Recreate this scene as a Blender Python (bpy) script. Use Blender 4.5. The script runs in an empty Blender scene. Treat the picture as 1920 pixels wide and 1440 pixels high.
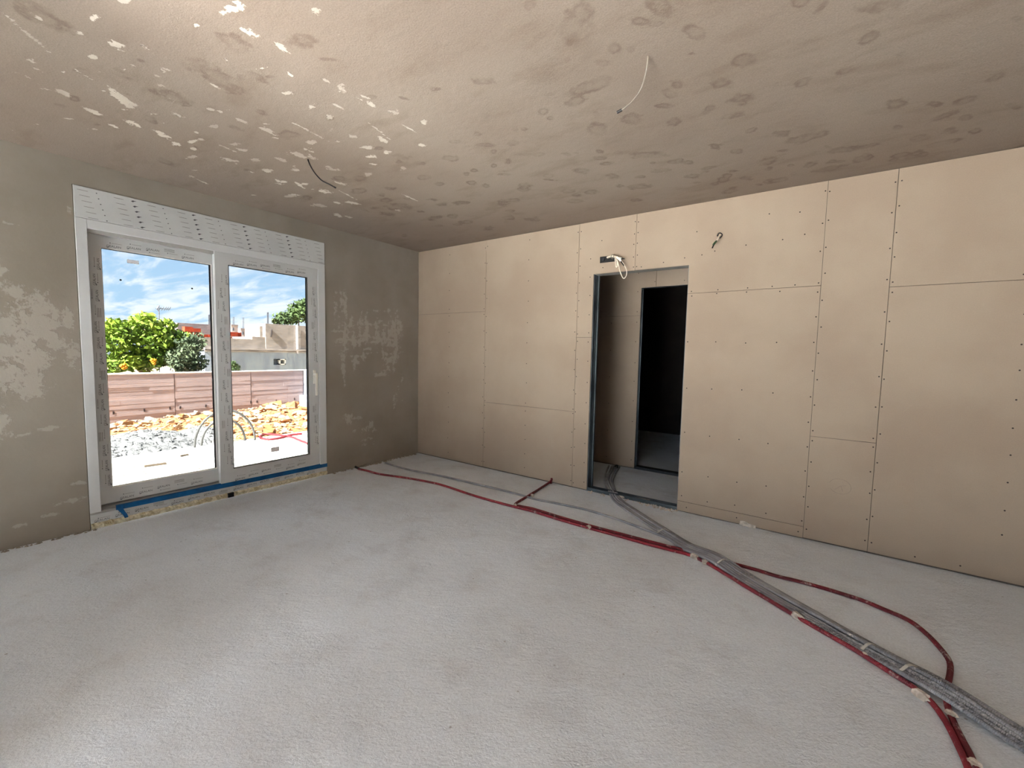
import bpy, bmesh, math, random
import numpy as np
from mathutils import Matrix, Vector

S = bpy.context.scene
COL = S.collection
R = random.Random(7)
RN = np.random.RandomState(11)

# ------------------------------------------------------------------ camera
FPX = 800.62
CAM = np.array([4.3744, -3.9480, 1.3957])
YAW, PITCH, ROLL = map(math.radians, (125.471, -4.190, 1.176))
CF = np.array([math.cos(PITCH) * math.cos(YAW), math.cos(PITCH) * math.sin(YAW), math.sin(PITCH)])
_r0 = np.array([math.sin(YAW), -math.cos(YAW), 0.0])
_u0 = np.cross(_r0, CF)
CR = math.cos(ROLL) * _r0 + math.sin(ROLL) * _u0
CU = -math.sin(ROLL) * _r0 + math.cos(ROLL) * _u0
cam = bpy.data.objects.new('camera', bpy.data.cameras.new('camera'))
COL.objects.link(cam)
cam.matrix_world = Matrix(((CR[0], CU[0], -CF[0], CAM[0]), (CR[1], CU[1], -CF[1], CAM[1]),
                           (CR[2], CU[2], -CF[2], CAM[2]), (0, 0, 0, 1)))
cam.data.sensor_width = 36.0
cam.data.lens = FPX / 1920.0 * 36.0
cam.data.clip_start = 0.05
cam.data.clip_end = 500
S.camera = cam


def at(px, py, ax, v):
    """the point where the ray through a photo pixel meets the plane coordinate[ax] = v"""
    d = CF + CR * (px - 960) / FPX - CU * (py - 720) / FPX
    return CAM + d * ((v - CAM[ax]) / d[ax])


def floor_pt(px, py, z=0.0): return at(px, py, 2, z)


# ------------------------------------------------------------------ light
S.view_settings.view_transform = 'Standard'
S.view_settings.look = 'None'
S.view_settings.gamma = 1.0
S.view_settings.use_curve_mapping = False
S.view_settings.exposure = 2.16
S.cycles.use_denoising = True
S.cycles.max_bounces = 14
S.cycles.diffuse_bounces = 10
S.cycles.transparent_max_bounces = 16
S.cycles.caustics_reflective = False
S.cycles.caustics_refractive = False

SKY = 2.5
SUN = 62.0
SUN_DIR = Vector((0.06, -0.72, 0.69)).normalized()      # towards the sun
GLASS_T = 0.342                                         # per glass surface, dark tint added to dim the outdoors


def lin(r, g, b):
    f = lambda c: (c / 255 / 12.92) if c <= 10 else ((c / 255 + 0.055) / 1.055) ** 2.4
    return (f(r), f(g), f(b), 1.0)


class NT:
    """small helper around a node tree"""
    def __init__(s, tree): s.t = tree; s.n = tree.nodes; s.l = tree.links
    def new(s, kind, **kw):
        n = s.n.new(kind)
        for k, v in kw.items():
            if k.startswith('i_'):
                key = k[2:]
                key = int(key) if key.isdigit() else key.replace('_', ' ')
                s.inp(n, key, v)
            else: setattr(n, k, v)
        return n
    def inp(s, n, key, v):
        if isinstance(v, bpy.types.NodeSocket): s.l.new(v, n.inputs[key])
        elif isinstance(v, bpy.types.Node): s.l.new(v.outputs[0], n.inputs[key])
        else: n.inputs[key].default_value = v
    def math(s, op, a, b=0.0, clamp=False):
        n = s.new('ShaderNodeMath', operation=op, use_clamp=clamp); s.inp(n, 0, a); s.inp(n, 1, b); return n.outputs[0]
    def mix(s, f, a, b, mode='MIX'):
        n = s.new('ShaderNodeMix', data_type='RGBA', blend_type=mode)
        s.inp(n, 0, f); s.inp(n, 6, a); s.inp(n, 7, b); return n.outputs[2]
    def ramp(s, v, lo, hi, a=0.0, b=1.0):
        n = s.new('ShaderNodeMapRange', interpolation_type='SMOOTHSTEP')
        s.inp(n, 0, v); n.inputs[1].default_value = lo; n.inputs[2].default_value = hi
        n.inputs[3].default_value = a; n.inputs[4].default_value = b; return n.outputs[0]
    def noise(s, vec, scale, detail=4.0, rough=0.55, dist=0.0):
        n = s.new('ShaderNodeTexNoise'); s.inp(n, 'Vector', vec)
        n.inputs['Scale'].default_value = scale; n.inputs['Detail'].default_value = detail
        n.inputs['Roughness'].default_value = rough; n.inputs['Distortion'].default_value = dist
        return n.outputs[0]
    def mapping(s, vec, scale=(1, 1, 1), rot=(0, 0, 0)):
        n = s.new('ShaderNodeMapping'); s.inp(n, 'Vector', vec)
        n.inputs['Scale'].default_value = scale; n.inputs['Rotation'].default_value = rot; return n.outputs[0]


# sky: blue with thin streaks of cloud
w = bpy.data.worlds.new('sky'); S.world = w; w.use_nodes = True
k = NT(w.node_tree); k.n.clear()
tc = k.new('ShaderNodeTexCoord')
sep = k.new('ShaderNodeSeparateXYZ', i_0=tc.outputs['Generated'])
zz = k.math('ADD', k.math('MAXIMUM', sep.outputs[2], 0.0), 0.10)
comb = k.new('ShaderNodeCombineXYZ', i_0=k.math('DIVIDE', sep.outputs[0], zz), i_1=k.math('DIVIDE', sep.outputs[1], zz))
cl = k.noise(k.mapping(comb.outputs[0], (0.75, 2.3, 1.0), (0, 0, 0.65)), 1.7, 8.0, 0.62, 0.4)
cl2 = k.noise(k.mapping(comb.outputs[0], (0.5, 1.0, 1.0), (0, 0, 0.9)), 0.6, 3.0, 0.5)
cm = k.ramp(k.math('ADD', k.math('MULTIPLY', cl, 0.75), k.math('MULTIPLY', cl2, 0.35)), 0.45, 0.63)
blue = k.mix(k.ramp(sep.outputs[2], 0.0, 0.5), lin(172, 204, 230), lin(112, 158, 212))
skyc = k.mix(cm, blue, lin(226, 234, 242))
skyc = k.mix(k.ramp(sep.outputs[2], -0.06, 0.0), lin(150, 145, 138), skyc)
bg = k.new('ShaderNodeBackground', i_Color=skyc, i_Strength=SKY)
k.l.new(bg.outputs[0], k.new('ShaderNodeOutputWorld').inputs[0])

sun = bpy.data.objects.new('sun', bpy.data.lights.new('sun', 'SUN'))
COL.objects.link(sun)
sun.data.energy = SUN
sun.data.angle = math.radians(0.6)
sun.data.color = (1.0, 0.985, 0.965)
sun.rotation_euler = SUN_DIR.to_track_quat('Z', 'Y').to_euler()
sun.location = (0, 0, 12)


# ------------------------------------------------------------------ materials
def material(name, c1, c2=None, scale=6.0, rough=0.85, bump=0.0, bscale=60.0, fine=0.0, stretch=(1, 1, 1), lo=0.35, hi=0.65, spec=0.3, metal=0.0):
    m = bpy.data.materials.new(name); m.use_nodes = True
    k = NT(m.node_tree); p = k.n['Principled BSDF']
    p.inputs['Roughness'].default_value = rough
    p.inputs['Specular IOR Level'].default_value = spec
    p.inputs['Metallic'].default_value = metal
    co = k.new('ShaderNodeTexCoord').outputs['Object']
    v = k.mapping(co, stretch)
    if c2 is None:
        c2 = tuple(x * 0.86 for x in c1[:3]) + (1.0,)
    col = k.mix(k.ramp(k.noise(v, scale, 5.0), lo, hi), c1, c2)
    if fine:
        f = k.ramp(k.noise(v, bscale * 1.7, 3.0, 0.7), 0.3, 0.7, 1.0 - fine, 1.0 + fine)
        cc = k.new('ShaderNodeCombineXYZ', i_0=f, i_1=f, i_2=f)
        col = k.mix(1.0, col, cc.outputs[0], 'MULTIPLY')
    k.inp(p, 'Base Color', col)
    if bump:
        b = k.new('ShaderNodeBump', i_Height=k.noise(v, bscale, 6.0, 0.65)); b.inputs['Strength'].default_value = 1.0
        b.inputs['Distance'].default_value = bump
        k.inp(p, 'Normal', b.outputs[0])
    return m


def ceiling_material():
    m = bpy.data.materials.new('ceiling_plaster'); m.use_nodes = True
    k = NT(m.node_tree); p = k.n['Principled BSDF']
    p.inputs['Roughness'].default_value = 0.95; p.inputs['Specular IOR Level'].default_value = 0.15
    co = k.new('ShaderNodeTexCoord').outputs['Object']
    damp = k.new('ShaderNodeAttribute', attribute_name='damp').outputs['Fac']
    smear = k.new('ShaderNodeAttribute', attribute_name='smear').outputs['Fac']
    base = k.mix(k.ramp(k.noise(co, 0.9, 4.0), 0.3, 0.7), lin(134, 122, 109), lin(126, 112, 99))
    base = k.mix(k.ramp(k.noise(k.mapping(co, (1.0, 2.4, 1.0), (0, 0, 0.5)), 2.4, 6.0, 0.6), 0.5, 0.72, 0.0, 0.6), base, lin(116, 101, 87))
    grain = k.noise(co, 150.0, 3.0, 0.7)
    g = k.ramp(grain, 0.25, 0.75, 0.86, 1.12)
    base = k.mix(1.0, base, k.new('ShaderNodeCombineXYZ', i_0=g, i_1=g, i_2=g).outputs[0], 'MULTIPLY')
    n1 = k.noise(co, 22.0, 5.0, 0.65)
    n1b = k.noise(co, 7.0, 4.0, 0.6)
    d = k.math('ADD', damp, k.math('ADD', k.math('MULTIPLY', k.math('SUBTRACT', n1, 0.5), 1.6), k.math('MULTIPLY', k.math('SUBTRACT', n1b, 0.5), 2.0)))
    rim = k.math('MULTIPLY', k.ramp(d, 0.15, 0.6), k.ramp(d, 0.55, 1.0, 1.0, 0.35))
    rim = k.math('MULTIPLY', rim, k.ramp(k.noise(co, 9.0, 3.0), 0.3, 0.65, 0.15, 0.75))
    rim = k.math('MULTIPLY', rim, k.ramp(damp, 0.02, 0.3))
    col = k.mix(rim, base, lin(102, 87, 74))
    n2 = k.noise(k.mapping(co, (1.0, 1.0, 1.0), (0, 0, 0.6)), 34.0, 5.0, 0.7)
    sm = k.math('ADD', smear, k.math('ADD', k.math('MULTIPLY', k.math('SUBTRACT', n2, 0.5), 2.0), k.math('MULTIPLY', k.math('SUBTRACT', k.noise(co, 13.0, 3.0), 0.5), 1.6)))
    smf = k.math('MULTIPLY', k.ramp(sm, 0.5, 0.66), k.ramp(smear, 0.05, 0.3))
    smf = k.math('MULTIPLY', smf, k.ramp(k.noise(co, 2.1, 3.0), 0.35, 0.65, 0.4, 1.0))
    col = k.mix(k.math('MULTIPLY', smf, 0.8), col, lin(198, 187, 170))
    k.inp(p, 'Base Color', col)
    h = k.math('ADD', k.math('MULTIPLY', grain, 0.5), k.math('ADD', k.math('MULTIPLY', smf, 0.7), k.math('MULTIPLY', k.noise(co, 26.0, 4.0), 0.8)))
    b = k.new('ShaderNodeBump', i_Height=h); b.inputs['Distance'].default_value = 0.003; b.inputs['Strength'].default_value = 0.8
    k.inp(p, 'Normal', b.outputs[0])
    return m


def plaster_material():
    m = bpy.data.materials.new('wall_render'); m.use_nodes = True
    k = NT(m.node_tree); p = k.n['Principled BSDF']
    p.inputs['Roughness'].default_value = 0.92; p.inputs['Specular IOR Level'].default_value = 0.15
    co = k.new('ShaderNodeTexCoord').outputs['Object']
    smear = k.new('ShaderNodeAttribute', attribute_name='smear').outputs['Fac']
    base = k.mix(k.ramp(k.noise(co, 1.6, 5.0), 0.3, 0.7), lin(156, 148, 136), lin(143, 135, 122))
    n2 = k.noise(co, 26.0, 6.0, 0.7)
    sm = k.math('ADD', smear, k.math('ADD', k.math('MULTIPLY', k.math('SUBTRACT', n2, 0.5), 2.0), k.math('MULTIPLY', k.math('SUBTRACT', k.noise(co, 9.0, 3.0), 0.5), 1.4)))
    f = k.math('MULTIPLY', k.ramp(sm, 0.38, 0.62), k.ramp(smear, 0.04, 0.3))
    col = k.mix(k.math('MULTIPLY', f, 0.6), base, lin(182, 175, 164))
    k.inp(p, 'Base Color', col)
    h = k.math('ADD', k.math('MULTIPLY', f, 0.6), k.math('MULTIPLY', k.noise(co, 40.0, 5.0, 0.7), 0.6))
    b = k.new('ShaderNodeBump', i_Height=h); b.inputs['Distance'].default_value = 0.002; b.inputs['Strength'].default_value = 0.7
    k.inp(p, 'Normal', b.outputs[0])
    return m


def floor_material():
    m = bpy.data.materials.new('floor_concrete'); m.use_nodes = True
    k = NT(m.node_tree); p = k.n['Principled BSDF']
    p.inputs['Roughness'].default_value = 0.8; p.inputs['Specular IOR Level'].default_value = 0.25
    co = k.new('ShaderNodeTexCoord').outputs['Object']
    base = k.mix(k.ramp(k.noise(co, 0.8, 5.0, 0.6), 0.32, 0.68), lin(228, 235, 243), lin(217, 222, 228))
    base = k.mix(k.ramp(k.noise(co, 3.2, 6.0, 0.65), 0.5, 0.75, 0.0, 0.55), base, lin(200, 201, 205))
    st = k.mapping(k.mapping(co, (1, 1, 1), (0, 0, -0.62)), (1.0, 2.2, 1.0))
    base = k.mix(k.ramp(k.noise(st, 7.0, 6.0, 0.7), 0.55, 0.8, 0.0, 0.6), base, lin(236, 242, 248))
    gn = k.noise(co, 95.0, 4.0, 0.7)
    g = k.ramp(gn, 0.25, 0.75, 0.90, 1.08)
    base = k.mix(1.0, base, k.new('ShaderNodeCombineXYZ', i_0=g, i_1=g, i_2=g).outputs[0], 'MULTIPLY')
    vo = k.new('ShaderNodeTexVoronoi', i_Vector=co); vo.inputs['Scale'].default_value = 7.0
    vo.inputs['Randomness'].default_value = 1.0
    sp = k.ramp(vo.outputs['Distance'], 0.02, 0.05, 0.55, 0.0)
    base = k.mix(sp, base, lin(120, 108, 98))
    k.inp(p, 'Base Color', base)
    h = k.math('ADD', k.math('MULTIPLY', gn, 0.5), k.math('ADD', k.math('MULTIPLY', k.noise(st, 15.0, 7.0, 0.75), 1.1), k.math('MULTIPLY', k.noise(co, 5.0, 4.0), 2.0)))
    b = k.new('ShaderNodeBump', i_Height=h); b.inputs['Distance'].default_value = 0.009; b.inputs['Strength'].default_value = 0.85
    k.inp(p, 'Normal', b.outputs[0])
    return m


def drywall_material():
    m = material('drywall_paper', lin(155, 139, 122), lin(147, 130, 113), 1.3, 0.9, 0.0006, 90.0, 0.03)
    k = NT(m.node_tree); p = k.n['Principled BSDF']
    co = k.new('ShaderNodeTexCoord').outputs['Object']
    old = p.inputs['Base Color'].links[0].from_socket
    f = k.math('MULTIPLY', k.ramp(k.noise(co, 14.0, 6.0, 0.75), 0.62, 0.74, 0.0, 0.5), k.ramp(k.noise(co, 1.1, 2.0), 0.45, 0.65))
    k.inp(p, 'Base Color', k.mix(f, old, lin(168, 152, 130)))
    return m


def conduit_material(name, c, c2, dust):
    m = bpy.data.materials.new(name); m.use_nodes = True
    k = NT(m.node_tree); p = k.n['Principled BSDF']
    p.inputs['Roughness'].default_value = 0.55
    co = k.new('ShaderNodeTexCoord').outputs['Object']
    base = k.mix(k.ramp(k.noise(co, 8.0, 3.0), 0.35, 0.65), c, c2)
    f = k.ramp(k.noise(co, 26.0, 5.0, 0.75), 0.6 - dust, 0.8 - dust, 0.0, 0.8)
    k.inp(p, 'Base Color', k.mix(f, base, lin(205, 196, 188)))
    return m


def glass_material():
    m = bpy.data.materials.new('window_glass'); m.use_nodes = True
    k = NT(m.node_tree); k.n.clear()
    t = k.new('ShaderNodeBsdfTransparent'); t.inputs[0].default_value = (GLASS_T * 0.985, GLASS_T, GLASS_T * 0.995, 1)
    g = k.new('ShaderNodeBsdfGlossy'); g.inputs['Roughness'].default_value = 0.02
    fr = k.new('ShaderNodeFresnel'); fr.inputs['IOR'].default_value = 1.35
    mx = k.new('ShaderNodeMixShader', i_0=fr.outputs[0], i_1=t.outputs[0], i_2=g.outputs[0])
    k.l.new(mx.outputs[0], k.new('ShaderNodeOutputMaterial').inputs[0])
    return m


M = {
    'ceil': ceiling_material(), 'plaster': plaster_material(), 'floor': floor_material(), 'dry': drywall_material(), 'glass': glass_material(),
    'core': material('wall_core', lin(92, 84, 74), lin(70, 64, 58), 5.0),
    'shadewall': material('unlit_wall_shade', lin(34, 28, 26), lin(26, 22, 20), 3.0),  # near-black colour stands in for the darkness of the unlit room
    'screw': material('screw_black', lin(46, 36, 28), lin(36, 30, 26), 20.0, 0.6),
    'steel': material('galvanised_steel', lin(96, 104, 108), lin(66, 72, 76), 3.0, 0.45, metal=0.75),
    'header': material('track_steel', lin(150, 146, 138), lin(130, 126, 118), 3.0, 0.6, metal=0.2),
    'pvc': material('white_pvc', lin(212, 214, 214), lin(204, 206, 206), 2.0, 0.35, spec=0.5),
    'film': material('protective_film', lin(202, 204, 203), lin(194, 196, 195), 3.0, 0.4, spec=0.5),
    'filmgrey': material('sill_film', lin(176, 175, 170), lin(160, 159, 155), 3.0, 0.4),
    'ink': material('print_ink', lin(72, 72, 76), lin(92, 92, 96), 30.0, 0.7),
    'inklight': material('print_ink_pale', lin(138, 137, 134), lin(154, 153, 150), 30.0, 0.7),
    'gasket': material('black_gasket', lin(30, 32, 36), lin(40, 42, 46), 8.0, 0.6),
    'white': material('handle_white', lin(244, 242, 232), lin(238, 236, 226), 8.0, 0.3, spec=0.5),
    'blue': material('blue_tape', lin(8, 92, 150), lin(6, 74, 126), 14.0, 0.5),
    'foam': material('mounting_foam', lin(238, 231, 206), lin(196, 184, 148), 26.0, 0.95, 0.008, 40.0),
    'black': material('black_plastic', lin(22, 20, 20), lin(32, 28, 28), 12.0, 0.5),
    'red': conduit_material('red_conduit', lin(136, 22, 38), lin(104, 18, 32), 0.06),
    'redd': conduit_material('red_conduit_dark', lin(118, 22, 34), lin(84, 18, 28), 0.05),
    'grey': conduit_material('grey_conduit', lin(158, 158, 161), lin(134, 134, 138), 0.05),
    'greyd': conduit_material('grey_conduit_dark', lin(142, 142, 145), lin(118, 118, 122), 0.03),
    'mortar': material('dried_mortar', lin(218, 208, 196), lin(176, 164, 150), 30.0, 0.95, 0.006, 60.0),
    'cable': material('grey_cable', lin(128, 118, 106), lin(108, 100, 90), 10.0, 0.5),
    'wcable': material('white_cable', lin(226, 214, 196), lin(206, 196, 178), 10.0, 0.45),
    'green': material('green_tape', lin(56, 84, 50), lin(40, 62, 38), 30.0, 0.5),
    'pencil': material('pencil_line', lin(138, 126, 112), lin(120, 110, 98), 40.0, 0.8),
    'tie': material('cable_tie', lin(198, 194, 186), lin(180, 176, 168), 20.0, 0.5),
    'rough': material('rough_shell', lin(170, 158, 142), lin(150, 138, 122), 3.0, 0.95),
    'dimwall': material('unseen_wall_dimmed', lin(112, 110, 108), lin(98, 96, 94), 3.0, 0.95, 0.004, 30.0),  # dark grey on unseen walls, picked to cut bounce light
    'sticker': material('glass_label', lin(226, 224, 228), lin(210, 208, 214), 30.0, 0.8),
    # outdoors
    'slab': material('yard_slab', lin(210, 208, 200), lin(188, 184, 174), 7.0, 0.95, 0.01, 24.0, 0.16),
    'soil': material('yard_soil', lin(176, 158, 132), lin(148, 128, 102), 4.0, 0.95, 0.02, 14.0, 0.15),
    'gravel': material('grey_gravel', lin(124, 124, 122), lin(92, 92, 91), 9.0, 0.95, 0.05, 16.0, 0.25),
    'gconc': material('formwork_concrete', lin(178, 163, 159), lin(160, 146, 143), 2.5, 0.95, 0.004, 20.0, 0.06, (1, 0.5, 5)),
    'gconcd': material('formwork_concrete_dark', lin(146, 132, 130), lin(122, 110, 110), 2.5, 0.95, 0.004, 20.0, 0.06, (1, 0.5, 5)),
    'coping': material('coping_concrete', lin(226, 216, 206), lin(206, 196, 186), 4.0, 0.95),
    'hole': material('tie_hole', lin(58, 50, 48), lin(48, 42, 40), 10.0),
    'gret': material('return_wall', lin(136, 140, 150), lin(118, 122, 134), 2.0, 0.95),
    'blockw': material('block_wall', lin(158, 148, 138), lin(134, 126, 118), 3.0, 0.95, 0.01, 12.0, 0.1, (1, 1, 3)),
    'bplast': material('plaster_bluegrey', lin(160, 172, 180), lin(140, 150, 162), 1.6, 0.9, stretch=(1, 3, 0.5)),
    'ledge': material('ledge_concrete', lin(186, 178, 170), lin(138, 128, 120), 2.0, 0.9, stretch=(1, 1, 6)),
    'houseA': material('far_house_pink', lin(196, 182, 180), lin(182, 168, 166), 2.0),
    'houseB': material('far_house_white', lin(226, 222, 224), lin(212, 208, 210), 2.0),
    'roofg': material('grey_parapet', lin(150, 138, 134), lin(132, 122, 120), 2.0),
    'terra': material('terracotta_block', lin(176, 72, 42), lin(150, 54, 32), 6.0, 0.9),
    'terrab': material('terracotta_pale', lin(206, 142, 106), lin(178, 108, 74), 9.0, 0.9),
    'pane': material('far_pane', lin(84, 92, 100), lin(70, 78, 86), 3.0, 0.2),
    'leaf': material('leaf_green', lin(128, 150, 44), lin(84, 112, 34), 1.6, 0.7),
    'leafd': material('leaf_olive', lin(92, 102, 74), lin(66, 80, 56), 1.6, 0.75),
    'leafy': material('leaf_dark', lin(84, 102, 54), lin(56, 74, 42), 1.2, 0.75),
    'bark': material('bark', lin(126, 112, 104), lin(98, 88, 82), 8.0, 0.95),
    'orange': material('orange_fruit', lin(240, 166, 34), lin(226, 144, 30), 8.0, 0.6),
    'wood': material('weathered_wood', lin(112, 100, 84), lin(88, 78, 66), 8.0, 0.9),
    'pink': material('pink_hose', lin(140, 44, 50), lin(116, 34, 40), 5.0, 0.5),
    'coil': material('coil_grey', lin(86, 86, 84), lin(68, 68, 66), 5.0, 0.6),
    'metal': material('thin_metal', lin(120, 122, 128), lin(100, 102, 108), 5.0, 0.5, metal=0.5),
}
for i, (a, b) in enumerate([((176, 150, 116), (156, 128, 94)), ((166, 120, 76), (146, 100, 60)), ((190, 172, 144), (170, 150, 122)), ((150, 104, 72), (130, 86, 58)), ((176, 162, 146), (156, 142, 128))]):
    M['rock%d' % i] = material('rubble_stone_%s' % 'abcde'[i], lin(*a), lin(*b), 5.0, 0.95, 0.01, 20.0, 0.1)


# ------------------------------------------------------------------ mesh helpers
class MB:
    def __init__(s): s.v = []; s.f = []
    def add(s, vs, fs):
        o = len(s.v); s.v.extend([tuple(map(float, p)) for p in vs]); s.f.extend([tuple(i + o for i in f) for f in fs]); return s
    def box(s, x0, x1, y0, y1, z0, z1):
        return s.add([(x0, y0, z0), (x1, y0, z0), (x1, y1, z0), (x0, y1, z0), (x0, y0, z1), (x1, y0, z1), (x1, y1, z1), (x0, y1, z1)],
                     [(0, 3, 2, 1), (4, 5, 6, 7), (0, 1, 5, 4), (1, 2, 6, 5), (2, 3, 7, 6), (3, 0, 4, 7)])
    def obox(s, c, ux, uy, uz):
        c, ux, uy, uz = map(np.array, (c, ux, uy, uz))
        vs = [c + a * ux + b * uy + d * uz for d in (-1, 1) for a, b in ((-1, -1), (1, -1), (1, 1), (-1, 1))]
        return s.add(vs, [(0, 3, 2, 1), (4, 5, 6, 7), (0, 1, 5, 4), (1, 2, 6, 5), (2, 3, 7, 6), (3, 0, 4, 7)])
    def prism(s, poly, axis, a, b):
        """polygon in the two other axes, extruded along axis from a to b"""
        n = len(poly)
        def P(p, t):
            q = list(p); q.insert(axis, t); return q
        vs = [P(p, a) for p in poly] + [P(p, b) for p in poly]
        return s.add(vs, [tuple(range(n))[::-1], tuple(range(n, 2 * n))] + [(i, (i + 1) % n, n + (i + 1) % n, n + i) for i in range(n)])
    def tube(s, path, r, sides=8, cap=True):
        """r: a number or one radius for each point"""
        P = np.array(path, float); n = len(P)
        rr = np.full(n, r) if np.isscalar(r) else np.array(r)
        T = np.gradient(P, axis=0); T /= np.linalg.norm(T, axis=1)[:, None] + 1e-12
        u = np.cross(T[0], (0, 0, 1.0))
        if np.linalg.norm(u) < 1e-3: u = np.cross(T[0], (1.0, 0, 0))
        u /= np.linalg.norm(u); ang = np.arange(sides) * 2 * math.pi / sides
        o = len(s.v); ca, sa = np.cos(ang)[:, None], np.sin(ang)[:, None]
        for i in range(n):
            u = u - T[i] * (u @ T[i]); u /= np.linalg.norm(u); w_ = np.cross(T[i], u)
            s.v.extend(map(tuple, P[i] + rr[i] * (ca * u + sa * w_)))
        for i in range(n - 1):
            a = o + i * sides
            for j in range(sides):
                j2 = (j + 1) % sides
                s.f.append((a + j, a + j2, a + sides + j2, a + sides + j))
        if cap:
            s.f.append(tuple(range(o, o + sides))[::-1]); e = o + (n - 1) * sides; s.f.append(tuple(range(e, e + sides)))
        return s
    def disc(s, c, nrm, r, h, sides=8):
        c = np.array(c, float); nrm = np.array(nrm, float)
        return s.tube([c, c + nrm * h], r, sides)
    def build(s, name, mat, parent=None, smooth=False, bevel=0.0):
        me = bpy.data.meshes.new(name); me.from_pydata(s.v, [], s.f); me.update()
        me.materials.append(mat if not isinstance(mat, str) else M[mat])
        if smooth: me.shade_smooth()
        o = bpy.data.objects.new(name, me); COL.objects.link(o)
        if parent is not None: o.parent = parent
        if bevel:
            b = o.modifiers.new('bevel', 'BEVEL'); b.width = bevel; b.segments = 2; b.limit_method = 'ANGLE'
        return o


def tag(o, label=None, cat=None, group=None, kind=None):
    for key, val in (('label', label), ('category', cat), ('group', group), ('kind', kind)):
        if val: o[key] = val
    return o


def empty(name, loc=(0, 0, 0)):
    o = bpy.data.objects.new(name, None); COL.objects.link(o); o.location = loc; o.empty_display_size = 0.1; return o


def structure(o, label, cat): return tag(o, label, cat, kind='structure')


def smooth_path(pts, step=0.02):
    P = np.array(pts, float)
    out = []
    Q = np.vstack([2 * P[0] - P[1], P, 2 * P[-1] - P[-2]])
    for i in range(1, len(Q) - 2):
        p0, p1, p2, p3 = Q[i - 1:i + 3]
        n = max(2, int(np.linalg.norm(p2 - p1) / step))
        t = (np.arange(n) / n)[:, None]
        out.append(0.5 * (2 * p1 + (p2 - p0) * t + (2 * p0 - 5 * p1 + 4 * p2 - p3) * t ** 2 + (3 * p1 - p0 - 3 * p2 + p3) * t ** 3))
    out.append(P[-1:])
    return np.vstack(out)


def resample(P, step):
    d = np.concatenate([[0], np.cumsum(np.linalg.norm(np.diff(P, axis=0), axis=1))])
    n = max(2, int(d[-1] / step)); t = np.linspace(0, d[-1], n)
    return np.stack([np.interp(t, d, P[:, i]) for i in range(3)], 1)


def grid_mesh(name, mat, O, U, V, nu, nv, attrs, extra=None):
    """flat grid O + i*U + j*V with float point attributes, plus optional extra quads"""
    ii, jj = np.meshgrid(np.arange(nu + 1), np.arange(nv + 1), indexing='ij')
    P = np.array(O) + ii[..., None] * np.array(U) + jj[..., None] * np.array(V)
    co = P.reshape(-1, 3)
    idx = (ii * (nv + 1) + jj)
    F = np.stack([idx[:-1, :-1], idx[1:, :-1], idx[1:, 1:], idx[:-1, 1:]], -1).reshape(-1, 4)
    if extra:
        ev = np.array([p for q in extra for p in q], float); n0 = len(co)
        co = np.vstack([co, ev]); F = np.vstack([F, n0 + np.arange(len(ev)).reshape(-1, 4)])
    me = bpy.data.meshes.new(name)
    me.vertices.add(len(co)); me.vertices.foreach_set('co', co.astype(np.float32).ravel())
    me.loops.add(F.size); me.loops.foreach_set('vertex_index', F.astype(np.int32).ravel())
    me.polygons.add(len(F)); me.polygons.foreach_set('loop_start', (np.arange(len(F)) * 4).astype(np.int32))
    me.update(calc_edges=True)
    for an, fn in attrs.items():
        a = me.attributes.new(an, 'FLOAT', 'POINT')
        val = np.zeros(len(co), np.float32); val[:(nu + 1) * (nv + 1)] = fn.ravel(); a.data.foreach_set('value', val)
    me.materials.append(M[mat])
    o = bpy.data.objects.new(name, me); COL.objects.link(o)
    return o


# ------------------------------------------------------------------ room shell
H = 2.70
XR, YF = 6.9, -7.2             # right wall and the wall behind the camera
HALL = 1.15                    # far wall of the hallway
DX0, DX1, DZ = 2.525, 3.42, 2.186
WY0, WY1, WZ0, WZ1 = -3.232, -1.330, 0.045, 2.525   # window opening

fl = MB(); fl.box(-0.30, XR + 0.3, YF - 0.3, 4.2, -0.25, 0.0)
structure(fl.build('floor', 'floor'), 'bare rough concrete screed floor, pale grey and dusty', 'floor')

# ceiling marks: pixel places of damp blots and plaster smears turned into ellipses on the ceiling
GX, GY = 0.0125, 0.0125
cx0, cy0, cnx, cny = 0.0, -4.2, int(6.0 / GX), int(4.2 / GY)
CXX, CYY = np.meshgrid(cx0 + np.arange(cnx + 1) * GX, cy0 + np.arange(cny + 1) * GY, indexing='ij')
damp = np.zeros_like(CXX); smear = np.zeros_like(CXX)


def blot(arr, px, py, a, b, ang, amp=1.0):
    t = math.radians(ang)
    c = at(px, py, 2, H)[:2]
    e1 = at(px + a * math.cos(t), py + a * math.sin(t), 2, H)[:2] - c
    e2 = at(px - b * math.sin(t), py + b * math.cos(t), 2, H)[:2] - c
    A = np.linalg.inv(np.stack([e1, e2], 1))
    R_ = 2.2 * (np.linalg.norm(e1) + np.linalg.norm(e2))
    i0, i1 = int((c[0] - R_ - cx0) / GX), int((c[0] + R_ - cx0) / GX) + 1
    j0, j1 = int((c[1] - R_ - cy0) / GY), int((c[1] + R_ - cy0) / GY) + 1
    i0, j0 = max(i0, 0), max(j0, 0)
    if i1 <= i0 or j1 <= j0: return
    X = CXX[i0:i1, j0:j1] - c[0]; Y = CYY[i0:i1, j0:j1] - c[1]
    if X.size == 0: return
    u = A[0, 0] * X + A[0, 1] * Y; v = A[1, 0] * X + A[1, 1] * Y
    val = amp * np.clip(1.12 - np.sqrt(u * u + v * v) * 0.8, 0, 1)
    arr[i0:i1, j0:j1] = np.maximum(arr[i0:i1, j0:j1], val)


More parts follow.
